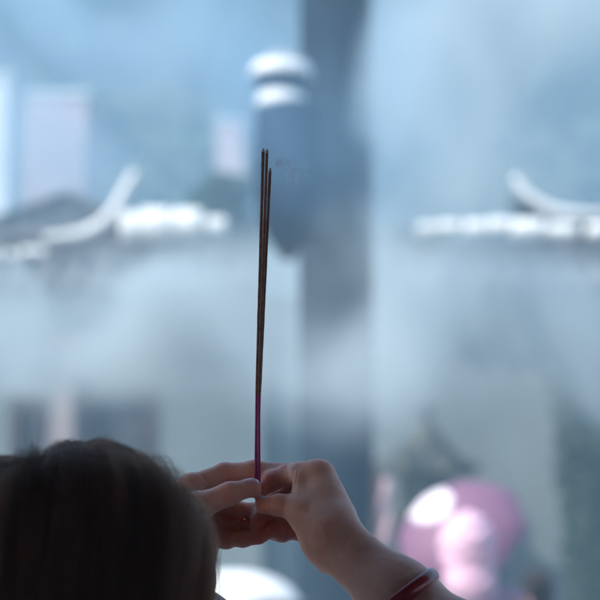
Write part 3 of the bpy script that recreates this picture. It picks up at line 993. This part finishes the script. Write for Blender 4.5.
house(-190, 10, 46, 78, PALEP, 'tall pale house beyond the kiosk roof, cut by the edge of view', cols=3)
house(24, 87, 50, 96, PINKP, 'narrow pinkish plaster house standing beyond the small kiosk roof', cols=2)
house(216, 244, 60, 122, PINKP, 'small pinkish house far off beside the hanging lantern', cols=1)

# ------------------------------------------------------------------ wooded hill
g = np.random.default_rng(3)
HILLM = rough_mat('hill_soil', (.04, .05, .03), (.07, .075, .045), .3, 1, .1, 2)
nx, ny = 60, 24; V = []; F = []
for j in range(ny + 1):
    for i in range(nx + 1):
        x = -130 + 260 * i / nx; y = 66 + 90 * j / ny
        t = min(1, max(0, (y - 66) / 55)); z = 46 * (t * t * (3 - 2 * t)) * (1 + .12 * math.sin(x * .05) + .05 * math.sin(x * .17 + y * .1)) - .3
        V.append((x, y, z))
for j in range(ny):
    for i in range(nx): a = j * (nx + 1) + i; F.append((a, a + 1, a + nx + 2, a + nx + 1))
V = np.array(V)
tag(link_mesh('hill', V, F, HILLM), kind='structure')
FOL = rough_mat('wood_foliage', (.025, .05, .022), (.06, .10, .035), .6, .8, 0)
vs = []; fs = []; b = 0
base = V.reshape(ny + 1, nx + 1, 3)
import itertools
phi = (1 + 5 ** .5) / 2
for t in range(1700):
    j = g.integers(0, int(ny * .7)); i = g.integers(0, nx)
    c = base[j, i] + (g.random(3) - .5) * [4.3, 3.7, 0]; r = 1.8 + 1.6 * g.random()
    k = 60
    pd = g.normal(size=(k, 3)); pd /= np.linalg.norm(pd, axis=1)[:, None]
    pc = c + [0, 0, r * 1.0 + .6] + pd * r * (.55 + .5 * g.random((k, 1))) * [1, 1, .95]
    a1 = g.normal(size=(k, 3)); a1 -= pd * (a1 * pd).sum(1)[:, None] * .6; a1 /= np.linalg.norm(a1, axis=1)[:, None]
    a2 = np.cross(pd, a1); sz = .38 + .35 * g.random((k, 1))
    q = np.stack([pc - a1 * sz, pc + a2 * sz * .8 + pd * .1, pc + a1 * sz, pc - a2 * sz * .8 - pd * .1], 1).reshape(-1, 3)
    vs.append(q); fs.append(np.arange(k * 4).reshape(-1, 4) + b); b += k * 4
wo = link_mesh('wood', np.concatenate(vs), np.concatenate(fs), FOL)
tag(wo, 'dense evergreen wood covering the far hillside behind the temple', 'wood', kind='stuff')

# ------------------------------------------------------------------ tall column and hanging lantern
CY = 16.4
c = PY(336, 300, CY); rc = PY(374, 300, CY)[0] - c[0]
e = empty('stone_column', (c[0], CY, 0)); tag(e, 'tall thick dark stone column rising out of view behind the incense sticks', 'column')
m = MB(); m.lathe([(rc * 1.02, .55), (rc, 1.5), (rc * .98, 4.0), (rc * .93, 8.6)], (c[0], CY, 0), 48); m.build('shaft', STONE, e)
m = MB(); m.lathe([(rc * 1.5, 0), (rc * 1.5, .25), (rc * 1.35, .32), (rc * 1.3, .45), (rc * 1.08, .55), (0, .55)], (c[0], CY, 0), 40); m.build('base', STONE, e)
m = MB(); m.lathe([(rc * .93, 8.6), (rc * 1.25, 8.85), (rc * 1.25, 9.05), (rc * .5, 9.2), (.001, 9.7)], (c[0], CY, 0), 40); m.build('capital', STONE, e)
LY = 15.2
kk = PY(301, 300, LY)[0] - PY(300, 300, LY)[0]
lc = PY(284, 300, LY); zz = lambda py: PY(300, py, LY)[2]
e = empty('hanging_lantern', (lc[0], LY, zz(236))); tag(e, 'dark drum-shaped lantern under two domed metal caps with painted highlight rims, hung from the stone column', 'lantern')
CAP_HILITE = rough_mat('cap_painted_highlight', (.70, .70, .68), (.80, .80, .78), 8, .45, .05, 30)  # bright band of light on the caps, painted as a pale rim
CAPD = rough_mat('grey_metal_cap', (.20, .23, .26), (.32, .35, .38), 8, .6, .05, 30)
DKM = rough_mat('dark_painted_metal', (.006, .014, .030), (.010, .022, .045), 5, .9, .1, 30, spec=.15)
def dome(r, zt, zb, cx):
    h = zt - zb
    return [(r * .93, zb), (r, zb + h * .12), (r * .97, zb + h * .35), (r * .80, zb + h * .65), (r * .5, zb + h * .88), (r * .2, zb + h * .98), (.001, zt)]
m = MB(); m.lathe(dome(31 * kk, zz(52), zz(77), 0), (PY(281, 300, LY)[0], LY, 0), 40); uc = m.build('upper_cap', CAPD, e)
m = MB(); m.lathe(dome(25 * kk, zz(84), zz(107), 0), (PY(281, 300, LY)[0], LY, 0), 40); lcap = m.build('lower_cap', CAPD, e)
for par, rr_, a, b in ((uc, 31, 64, 77.5), (lcap, 25, 94, 107.5)):
    m = MB(); m.lathe([(rr_ * .9 * kk, zz(b)), (rr_ * 1.03 * kk, zz(b)), (rr_ * 1.03 * kk, zz(b) + .03), (rr_ * .97 * kk, zz(a) - .02), (rr_ * .86 * kk, zz(a))], (PY(281, 300, LY)[0], LY, 0), 40); m.build('highlight_rim', CAP_HILITE, par)
cx = PY(288, 300, LY)[0]
m = MB(); m.lathe([(.001, zz(74)), (20 * kk, zz(76)), (27 * kk, zz(82)), (27 * kk, zz(84)), (19 * kk, zz(92))], (PY(281, 300, LY)[0], LY, 0), 32); m.build('neck', DKM, e)
m = MB(); m.lathe([(.001, zz(262)), (7 * kk, zz(258)), (20 * kk, zz(240)), (31 * kk, zz(212)), (35 * kk, zz(170)), (33 * kk, zz(112)), (24 * kk, zz(104)), (.001, zz(103))], (cx, LY, 0), 40); bo = m.build('drum', DKM, e)
m = MB()
for z_ in (170,): m.lathe([(35.5 * kk, zz(z_) - .02), (36.3 * kk, zz(z_) - .02), (36.3 * kk, zz(z_) + .02), (35.5 * kk, zz(z_) + .02)], (cx, LY, 0), 40)
m.build('hoop', DKM, bo)
for z_ in (140, 215):
    m = MB(); m.tube([(cx, LY + .1, zz(z_)), (c[0] - .1, CY, zz(z_))], .04, 10); m.build('bracket', DKM, e)

# ------------------------------------------------------------------ trees
BARK = rough_mat('bark', (.05, .035, .025), (.10, .075, .055), 8, .9, .5, 40)
LEAF = rough_mat('cypress_leaf', (.018, .04, .02), (.05, .085, .04), 3, .7, 0)


def cypress(px, Y, ytop, rpx, label, seed):
    g = np.random.default_rng(seed); c = PY(px, 300, Y); zt = PY(300, ytop, Y)[2]; r = rpx * (PY(301, 300, Y)[0] - PY(300, 300, Y)[0])
    e = empty('cypress_tree', (c[0], Y, 0)); tag(e, label, 'tree')
    m = MB(); m.tube([(c[0], Y, 0), (c[0] + .03, Y, zt * .5), (c[0], Y, zt * .9)], [.11, .07, .02], 12); m.build('trunk', BARK, e)
    k = 5200; t = g.random(k) ** .8; an = g.random(k) * 6.283
    lob = 1 + .22 * np.sin(an * 3 + t * 9 + seed) + .14 * np.sin(an * 5 - t * 17)
    rr_ = r * np.clip(np.sin(np.pi * (.12 + .88 * (1 - t)) ** .8), .05, 1) ** .7 * lob * (.45 + .55 * g.random(k) ** .5)
    p = np.stack([c[0] + rr_ * np.cos(an), Y + rr_ * np.sin(an), .45 + (zt - .45) * t + .06 * g.normal(size=k)], 1)
    a1 = g.normal(size=(k, 3)); a1 /= np.linalg.norm(a1, axis=1)[:, None]; a2 = np.cross(a1, g.normal(size=(k, 3))); a2 /= np.linalg.norm(a2, axis=1)[:, None]
    s_ = .035 + .03 * g.random((k, 1)); q = np.stack([p - a1 * s_, p + a2 * s_ * .5, p + a1 * s_, p - a2 * s_ * .5], 1).reshape(-1, 3)
    link_mesh('crown', q, np.arange(4 * k).reshape(-1, 4), LEAF, e, smooth=False)


cypress(586, 22.4, 312, 32, 'dark slender cypress dim in smoke at the edge of the courtyard', 4)


def round_tree(px, Y, py, rpx, ry, label, seed):
    g = np.random.default_rng(seed); kx = PY(301, 300, Y)[0] - PY(300, 300, Y)[0]; c = PY(px, py, Y); R_ = rpx * kx; H_ = ry * kx
    e = empty('broadleaf_tree', (c[0], Y, 0)); tag(e, label, 'tree', 'round trees behind the courtyard walls')
    m = MB(); m.tube([(c[0], Y, 0), (c[0] + .1, Y, c[2] * .5), (c[0], Y, c[2])], [R_ * .12, R_ * .09, R_ * .04], 12)
    for q in range(5):
        an = q * 1.257; m.tube([(c[0], Y, c[2] - H_ * .7), (c[0] + R_ * .5 * math.cos(an), Y + R_ * .5 * math.sin(an), c[2] + H_ * .2)], [R_ * .05, R_ * .015], 8)
    m.build('trunk', BARK, e)
    cl = g.normal(size=(26, 3)); cl /= np.linalg.norm(cl, axis=1)[:, None]; cl *= g.random((26, 1)) ** .4 * .72
    k = 7000; ci = g.integers(0, 26, k); d = g.normal(size=(k, 3)); d /= np.linalg.norm(d, axis=1)[:, None]
    p = (cl[ci] + d * .32 * g.random((k, 1)) ** .4) * [R_, R_, H_] + [c[0], Y, c[2]]
    a1 = g.normal(size=(k, 3)); a1 /= np.linalg.norm(a1, axis=1)[:, None]; a2 = np.cross(a1, g.normal(size=(k, 3))); a2 /= np.linalg.norm(a2, axis=1)[:, None]
    s_ = (.07 + .07 * g.random((k, 1))); q = np.stack([p - a1 * s_, p + a2 * s_ * .6, p + a1 * s_, p - a2 * s_ * .6], 1).reshape(-1, 3)
    link_mesh('crown', q, np.arange(4 * k).reshape(-1, 4), LEAF, e, smooth=False)


round_tree(228, 44, 218, 50, 44, 'round leafy tree rising behind the lantern, hiding the lower part of the small pinkish house', 5)
round_tree(415, 40, 262, 62, 40, 'low round leafy tree just beyond the start of the chain of ridge blocks', 8)

Y = 23.2; c = PY(424, 300, Y); kq = PY(301, 300, Y)[0] - PY(300, 300, Y)[0]; zt = PY(300, 398, Y)[2]
e = empty('incense_burner', (c[0], Y, 0)); tag(e, 'tiered bronze incense burner with a small curled roof, dim in smoke behind the pink parasol', 'incense burner')
m = MB(); m.lathe([(.001, .55), (.35, .55), (.62, .75), (.72, 1.05), (.66, 1.25), (.74, 1.32), (.60, 1.34), (.001, 1.2)], (c[0], Y, 0), 36); m.build('bowl', BRONZE, e)
for k in range(3):
    an = k * 2.094 + .5; m = MB(); m.tube([(c[0] + .42 * math.cos(an), Y + .42 * math.sin(an), .7), (c[0] + .6 * math.cos(an), Y + .6 * math.sin(an), .3), (c[0] + .55 * math.cos(an), Y + .55 * math.sin(an), 0)], [.12, .08, .1], 10); m.build('leg', BRONZE, e)
for k in range(6):
    an = k * 1.047; m = MB(); m.tube([(c[0] + .45 * math.cos(an), Y + .45 * math.sin(an), 1.3), (c[0] + .45 * math.cos(an), Y + .45 * math.sin(an), 2.1)], .045, 8); m.build('post', BRONZE, e)
def tier(z, r, h):
    v = []; f_ = []
    n = 48; lv = 6
    for j in range(lv + 1):
        t = j / lv
        for k in range(n):
            an = 2 * math.pi * k / n; cor = abs(math.cos(3 * an)) ** 8
            rr_ = r * (1 - t) ** 1.0 * (1 + .12 * cor * (1 - t)) + .06
            v.append((c[0] + rr_ * math.cos(an), Y + rr_ * math.sin(an), z + h * t ** 1.5 + .14 * cor * (1 - t) ** 2))
    for j in range(lv):
        for k in range(n): f_.append((j*n+k, j*n+(k+1) % n, (j+1)*n+(k+1) % n, (j+1)*n+k))
    f_.append(tuple(range(n))[::-1])
    m.add(v, f_, True)
m = MB(); tier(2.1, .85, .45); rt = m.build('roof', BRONZE, e)
m = MB(); m.lathe([(.28, 2.4), (.28, 2.8)], (c[0], Y, 0), 24); m.build('upper_drum', BRONZE, e)
m = MB(); tier(2.78, .5, zt - 2.78 - .2); m.ball((c[0], Y, zt - .12), .12, 14, 10); m.build('upper_roof', BRONZE, e)


# ------------------------------------------------------------------ courtyard visitors with parasols
def visitor(x, y, yaw, height, hand, topc, botc, label, scarf=None):
    e = empty('person', (x, y, 0)); tag(e, label, 'person')
    s = height / 1.65; fw = np.array([math.sin(-yaw), math.cos(yaw), 0]); rt = np.array([math.cos(yaw), math.sin(yaw), 0])
    o = np.array([x, y, 0.])
    L = lambda r, f, z: o + (rt * r + fw * f) * s + np.array([0, 0, z * s])
    hd = L(0, .02, 1.54); hand = np.asarray(hand)
    sh = [L(-.17, 0, 1.35), L(.17, 0, 1.35)]
    si = int(np.argmin([np.linalg.norm(hand - q) for q in sh]))
    el_ = (sh[si] + hand) / 2 + np.array([0, 0, -.17]); ot = 1 - si
    oel = L((-.24 if ot == 0 else .24), -.02, 1.08); oh = L((-.22 if ot == 0 else .22), .10, .84)
    def body(p):
        d = ell(p, hd, np.array([.075, .09, .11]) * s)
        d = smin(d, ell(p, hd + fw * .085 * s - [0, 0, .02], np.array([.014, .02, .025]) * s), .02)
        d = smin(d, cone(p, hd - [0, 0, .05], L(0, 0, 1.36), .055 * s, .06 * s), .03)
        d = smin(d, cone(p, L(0, 0, 1.33), L(0, 0, 1.0), .12 * s, .11 * s, fw, .7), .08)
        d = smin(d, cone(p, L(0, 0, 1.0), L(0, 0, .88), .11 * s, .13 * s, fw, .75), .08)
        for q, w, h_ in ((sh[si], el_, hand), (sh[ot], oel, oh)):
            d = smin(d, cone(p, q, w, .048 * s, .036 * s), .05); d = smin(d, cone(p, w, h_, .034 * s, .024 * s), .02)
            d = smin(d, ell(p, h_, (.035, .035, .045)), .02)
        for k in (-1, 1):
            d = smin(d, cone(p, L(k * .085, 0, .88), L(k * .09, .02, .46), .085 * s, .055 * s), .03)
            d = smin(d, cone(p, L(k * .09, .02, .46), L(k * .09, 0, .08), .052 * s, .036 * s), .02)
            d = smin(d, cone(p, L(k * .09, -.02, .045), L(k * .10, .15, .035), .036 * s, .032 * s), .02)
        return d
    lo = np.minimum(o + [-.6, -.6, -.01], hand - .15); hi = np.maximum(o + [.6, .6, 1.85 * s], hand + .15)
    v, q = mesh_sdf(body, lo, hi, .009, 3, 1.7); link_mesh('body', v, q, SKIN, e)
    def top(p):
        d = cone(p, L(0, 0, 1.31), L(0, 0, 1.0), .145 * s, .13 * s, fw, .72)
        d = smin(d, cone(p, L(0, 0, 1.0), L(0, 0, .86), .13 * s, .15 * s, fw, .78), .06)
        for q, w in ((sh[si], el_), (sh[ot], oel)): d = smin(d, cone(p, q, q * .3 + w * .7, .064 * s, .058 * s), .05)
        return smax(d, .80 * s - p[:, 2], .01)
    v, q = mesh_sdf(top, lo, hi, .010, 3, 1.7); link_mesh('blouse', v, q, topc, e)
    def skirt(p):
        d = cone(p, L(0, 0, .90), L(0, 0, .45), .155 * s, .25 * s, fw, .8)
        d = d + .008 * np.sin(np.arctan2(p[:, 1] - y, p[:, 0] - x) * 14) * np.clip(1 - p[:, 2], 0, 1)
        return smax(smax(d, .42 * s - p[:, 2], .01), p[:, 2] - .93 * s, .01)
    v, q = mesh_sdf(skirt, lo, hi, .010, 3, 1.7); link_mesh('skirt', v, q, botc, e)
    def hair(p):
        d = ell(p, hd + [0, 0, .025] - fw * .02, np.array([.088, .10, .105]) * s)
        d = smin(d, cone(p, hd - fw * .06, hd - fw * .07 - [0, 0, .17], .06, .05), .04)
        return smax(d, -ell(p, hd + fw * .10 - [0, 0, .03], (.075, .10, .10)), .02)
    if scarf:
        def wrap(p):
            d = ell(p, hd + [0, 0, .03] - fw * .01, np.array([.108, .125, .125]) * s)
            d = smin(d, cone(p, hd - fw * .03 - [0, 0, .05], L(0, -.02, 1.42), .092 * s, .10 * s, fw, .85), .04)
            d = d + .004 * np.sin(p[:, 2] * 95 + 3 * np.sin(p[:, 0] * 30))
            return smax(d, -ell(p, hd + fw * .13 - [0, 0, .02], (.065, .09, .085)), .015)
        v, q = mesh_sdf(wrap, lo, hi, .007, 3, 1.7); link_mesh('headscarf', v, q, scarf, e)
    else:
        v, q = mesh_sdf(hair, lo, hi, .007, 3, 1.7)
        link_mesh('hair', v, q, rough_mat('hair_mass', (.012, .009, .008), (.03, .02, .016), 40, .5, .6, 300), e)
    return e


def fabric(name, col, trans=.35):
    m, nd, lk, b = new_mat(name)
    out = nd['Material Output']
    t = nd.new('ShaderNodeBsdfTranslucent'); t.inputs['Color'].default_value = (*col, 1)
    tc = nd.new('ShaderNodeTexCoord'); n = nd.new('ShaderNodeTexNoise'); n.inputs['Scale'].default_value = 9
    lk.new(tc.outputs['Object'], n.inputs['Vector'])
    cr = nd.new('ShaderNodeValToRGB'); cr.color_ramp.elements[0].color = (*[c * .9 for c in col], 1); cr.color_ramp.elements[1].color = (*[min(1, c * 1.08) for c in col], 1)
    lk.new(n.outputs['Fac'], cr.inputs['Fac']); lk.new(cr.outputs['Color'], b.inputs['Base Color'])
    b.inputs['Roughness'].default_value = .6
    mx = nd.new('ShaderNodeMixShader'); mx.inputs[0].default_value = trans
    lk.new(b.outputs[0], mx.inputs[1]); lk.new(t.outputs[0], mx.inputs[2]); lk.new(mx.outputs[0], out.inputs['Surface'])
    return m


def parasol(apex, axis, R, h, hand, mat, label, ribs=8, pale=None):
    """apex: top point; axis: unit vector up the shaft"""
    a = np.asarray(axis, float); a /= np.linalg.norm(a)
    u = np.cross(a, [0, 1, 0.1]); u /= np.linalg.norm(u); w = np.cross(a, u)
    e = empty('parasol', tuple(hand)); tag(e, label, 'parasol')
    n = ribs * 8; lv = 10; v = []; f_ = []
    for j in range(lv + 1):
        t = j / lv
        for k in range(n):
            an = 2 * math.pi * k / n + .30; ph = (k % 8) / 8
            sag = math.sin(math.pi * ph)
            r = R * math.sin(t * 1.25) / math.sin(1.25) * (1 - .06 * sag * t)
            z = -h * (1 - math.cos(t * 1.25)) / (1 - math.cos(1.25)) - .0 + .02 * sag * t * R
            v.append(apex + a * z + (u * math.cos(an) + w * math.sin(an)) * max(r, .004))
    for j in range(lv):
        for k in range(n): f_.append((j*n+k, (j+1)*n+k, (j+1)*n+(k+1) % n, j*n+(k+1) % n))
    cn = link_mesh('canopy', v, f_, mat, e)
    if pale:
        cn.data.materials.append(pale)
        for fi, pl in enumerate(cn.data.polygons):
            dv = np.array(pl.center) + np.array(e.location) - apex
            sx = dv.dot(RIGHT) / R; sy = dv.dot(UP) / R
            qx, qy = sx * .86 + sy * .5, -sx * .5 + sy * .86        # sun highlight painted on one side as a slanting pale oval
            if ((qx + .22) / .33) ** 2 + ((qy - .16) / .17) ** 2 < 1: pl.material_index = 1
    for i in range(ribs):
        an = 2 * math.pi * i / ribs + .30; d = u * math.cos(an) + w * math.sin(an)
        pts = [apex - a * .012 + a * (-h * (1 - math.cos(t * 1.25)) / (1 - math.cos(1.25))) + d * R * math.sin(t * 1.25) / math.sin(1.25) for t in np.linspace(.02, 1, 8)]
        m = MB(); m.tube(pts, .0025, 6)
        m.tube([apex - a * h * 1.25, pts[4]], .002, 6); m.build('rib', SILV, e)
    m = MB(); m.tube([apex + a * .05, np.asarray(hand) - a * .06], .006, 10); m.build('shaft', SILV, e)
    m = MB(); m.tube([np.asarray(hand) + a * .05, np.asarray(hand) - a * .09], .013, 10); m.build('handle', WOOD, e)
    return e


MAUVE = fabric('mauve_cloth', (.26, .18, .24), .1); CREAM = fabric('cream_cloth', (.68, .63, .52), .1); GREYB = fabric('grey_blue_cloth', (.30, .34, .38), .1)
PINK = fabric('pink_fabric', (.22, .105, .18), .22); WHITE = fabric('white_fabric', (.84, .84, .82), .08)
PARASOL_HILITE = fabric('parasol_painted_highlight', (.84, .74, .80), .15)  # pale colour standing in for the sun highlight on the canopy
HATM = fabric('pale_pink_scarf', (.66, .42, .54), .08)
Y = 11.0
kx = PY(301, 300, Y)[0] - PY(300, 300, Y)[0]
cc = PY(461, 531, Y)
axis = np.array([-.34, -.72, .66]); axis /= np.linalg.norm(axis)
ap = cc + axis * .16
hand = ap - axis * .78
parasol(ap, axis, 67 * kx, .17, hand, PINK, 'mauve pink parasol tilted back, a sun highlight painted pale on one side', pale=PARASOL_HILITE)
visitor(hand[0] + .25, hand[1] + .18, .5, 1.60, hand, GREYB, MAUVE, 'visitor in grey blue blouse standing behind the tilted mauve pink parasol')
Y = 8.6
v3 = PY(468, 534, Y)
visitor(v3[0], Y, .3, (v3[2] - .07) / 1.54 * 1.65, (v3[0] + .2, Y + .22, 1.15), MAUVE, GREYB, 'visitor wrapped in a pale pink headscarf, standing in front of the tilted parasol', scarf=HATM)
Y = 12.5
cc = PY(676, 496, Y); axis = np.array([.1, -.2, 1.0]); axis /= np.linalg.norm(axis); hand = cc - axis * .8
parasol(cc, axis, .40, .2, hand, PINK, 'pink parasol just cut by the edge of view beyond the cypress', pale=None)
visitor(hand[0] + .55, Y + .1, .2, 1.6, hand, GREYB, MAUVE, 'visitor holding the pink parasol cut by the edge of view')
Y = 14.0
a = PY(379, 478, Y); b_ = PY(390, 548, Y)
e = empty('banner', (a[0], Y, 0)); tag(e, 'narrow faded pink cloth banner hanging on a pole beside the column', 'banner')
m = MB(); m.tube([(a[0] - .02, Y, 0), (a[0] - .02, Y, a[2] + .1)], .018, 10); m.build('pole', WOOD, e)
v = []; f_ = []
for q in range(13):
    for p_ in range(5):
        v.append((a[0] + (b_[0] - a[0]) * p_ / 4, Y + .02 * math.sin(q * .9 + p_), a[2] + (b_[2] - a[2]) * q / 12))
for q in range(12):
    for p_ in range(4): f_.append((q*5+p_, q*5+p_+1, q*5+p_+6, q*5+p_+5))
link_mesh('cloth', v, f_, fabric('faded_pink_cloth', (.62, .42, .46), .3), e)
Y = 13.5
ap = PY(228, 571, Y); axis = np.array([-.05, .05, 1.0]); axis /= np.linalg.norm(axis); hand = ap - axis * .62
parasol(ap, axis, .48, .22, hand, WHITE, 'white parasol glaring in the sun, below the raised hands')
visitor(ap[0] - .22, Y + .06, 0.2, 1.5, hand, GREYB, CREAM, 'visitor in grey blue blouse sheltering under the white parasol')


# ------------------------------------------------------------------ air and smoke
def vol_mat(name, color, dens, aniso=.0):
    m = bpy.data.materials.new(name); m.use_nodes = True; nd = m.node_tree.nodes; lk = m.node_tree.links; nd.clear()
    out = nd.new('ShaderNodeOutputMaterial'); v = nd.new('ShaderNodeVolumePrincipled')
    v.inputs['Color'].default_value = (*color, 1); v.inputs['Density'].default_value = dens; v.inputs['Anisotropy'].default_value = aniso
    lk.new(v.outputs[0], out.inputs['Volume'])
    return m, nd, lk, v


HZ, _, _, _ = vol_mat('haze_air', (.44, .72, .96), HAZE_D)
m = MB(); m.box((-140, -12, -1), (140, 162, 60)); o = m.build('haze', HZ); tag(o, 'thin blue haze filling the whole courtyard air', 'haze', kind='stuff')


def smoke(lo, hi, dens, color, scale, seed, label, soft=.28, thr=.42, aniso=.2, zsq=1.0, ys=.22, top=.70, tmin=.06, det=4):
    m, nd, lk, v = vol_mat('incense_smoke', color, 0, aniso)
    tc = nd.new('ShaderNodeTexCoord'); mp = nd.new('ShaderNodeMapping')
    mp.inputs['Location'].default_value = (seed * 3.1, seed * 1.7, seed); mp.inputs['Scale'].default_value = (1, ys, zsq)
    lk.new(tc.outputs['Object'], mp.inputs['Vector'])
    n = nd.new('ShaderNodeTexNoise'); n.inputs['Scale'].default_value = scale; n.inputs['Detail'].default_value = det; n.inputs['Distortion'].default_value = .9
    lk.new(mp.outputs[0], n.inputs['Vector'])
    r = nd.new('ShaderNodeMapRange'); r.inputs['From Min'].default_value = thr; r.inputs['From Max'].default_value = top
    r.inputs['To Min'].default_value = tmin
    r.interpolation_type = 'SMOOTHSTEP'
    lk.new(n.outputs['Fac'], r.inputs['Value'])
    # soft ellipsoidal falloff inside the hull
    mp2 = nd.new('ShaderNodeVectorMath'); mp2.operation = 'LENGTH'
    half = [(b - a) / 2 for a, b in zip(lo, hi)]
    sc = nd.new('ShaderNodeMapping'); sc.inputs['Scale'].default_value = tuple(1 / h for h in half)
    lk.new(tc.outputs['Object'], sc.inputs['Vector']); lk.new(sc.outputs[0], mp2.inputs[0])
    f = nd.new('ShaderNodeMapRange'); f.interpolation_type = 'SMOOTHSTEP'
    f.inputs['From Min'].default_value = 1.0; f.inputs['From Max'].default_value = 1 - soft * 2
    lk.new(mp2.outputs['Value'], f.inputs['Value'])
    mu = nd.new('ShaderNodeMath'); mu.operation = 'MULTIPLY'; lk.new(r.outputs[0], mu.inputs[0]); lk.new(f.outputs[0], mu.inputs[1])
    m2 = nd.new('ShaderNodeMath'); m2.operation = 'MULTIPLY'; m2.inputs[1].default_value = dens; lk.new(mu.outputs[0], m2.inputs[0])
    lk.new(m2.outputs[0], v.inputs['Density'])
    if aniso > .5: v.inputs['Color'].default_value = (.86, .94, 1.0, 1)
    c = [(a + b) / 2 for a, b in zip(lo, hi)]
    mb = MB(); mb.ball((0, 0, 0), 1.0, 28, 16, sc=[h * 1.02 for h in half])
    o = mb.build('incense_smoke', m, world=False); o.location = c
    tag(o, label, 'smoke', kind='stuff')
    return o


BL = (.66, .84, 1.0); PW = (.80, .91, 1.0)
# (px, py, Y, half-width px, half-height px, half depth m)
def smoke_at(px, py, Y, wpx, hpx, hd, dens, color, scale, seed, label, **k):
    c = PY(px, py, Y); kx = PY(301, 300, Y)[0] - PY(300, 300, Y)[0]
    h = (wpx * kx, hd, hpx * kx)
    return smoke(tuple(c - np.array(h)), tuple(c + np.array(h)), dens, color, scale, seed, label, **k)


for a in SMOKES: smoke_at(*a[:-1], **a[-1])

# ------------------------------------------------------------------ camera, light, render
cam = bpy.data.cameras.new('camera'); co = bpy.data.objects.new('camera', cam); COL.objects.link(co)
co.location = CAM; co.rotation_euler = (math.pi / 2 + PITCH, 0, 0)
cam.sensor_fit = 'HORIZONTAL'; cam.sensor_width = 24; cam.sensor_height = 24; cam.lens = 85
cam.clip_start = .1; cam.clip_end = 2000
cam.dof.use_dof = True; cam.dof.focus_distance = 2.02; cam.dof.aperture_fstop = 4.0
SC.camera = co
SUN_DIR = np.array([-.62, -.40, .72]); SUN_DIR /= np.linalg.norm(SUN_DIR)
el = math.asin(SUN_DIR[2]); az = math.atan2(SUN_DIR[0], SUN_DIR[1])
w = bpy.data.worlds.new('World'); SC.world = w; w.use_nodes = True
nt = w.node_tree; bg = nt.nodes['Background']; sky = nt.nodes.new('ShaderNodeTexSky')
sky.sky_type = 'NISHITA'; sky.sun_disc = False; sky.sun_elevation = el; sky.sun_rotation = az
nt.links.new(sky.outputs[0], bg.inputs['Color']); bg.inputs['Strength'].default_value = 0.13
l = bpy.data.lights.new('sun', 'SUN'); l.energy = 5.0; l.angle = math.radians(.5); l.color = (1, .95, .88)
lo_ = bpy.data.objects.new('sun', l); COL.objects.link(lo_)
from mathutils import Vector
lo_.rotation_euler = Vector(tuple(SUN_DIR)).to_track_quat('Z', 'Y').to_euler()
SC.render.engine = 'CYCLES'
SC.view_settings.view_transform = 'Standard'; SC.view_settings.look = 'None'
SC.view_settings.gamma = 1; SC.view_settings.use_curve_mapping = False
SC.view_settings.exposure = EXPOSURE
cy = SC.cycles
cy.use_denoising = True; cy.use_adaptive_sampling = True; cy.adaptive_threshold = .03; cy.max_bounces = 8; cy.volume_bounces = 1; cy.transparent_max_bounces = 12
cy.diffuse_bounces = 3; cy.sample_clamp_indirect = 6; cy.sample_clamp_direct = 30
cy.volume_step_rate = .8; cy.volume_max_steps = 192
if PREVIEW:
    cam.dof.use_dof = False
    if PREVIEW == 'hand':
        cam.lens = 85 * 3; cam.shift_x = (290 - 300) / 200 ; cam.shift_y = -(520 - 300) / 200
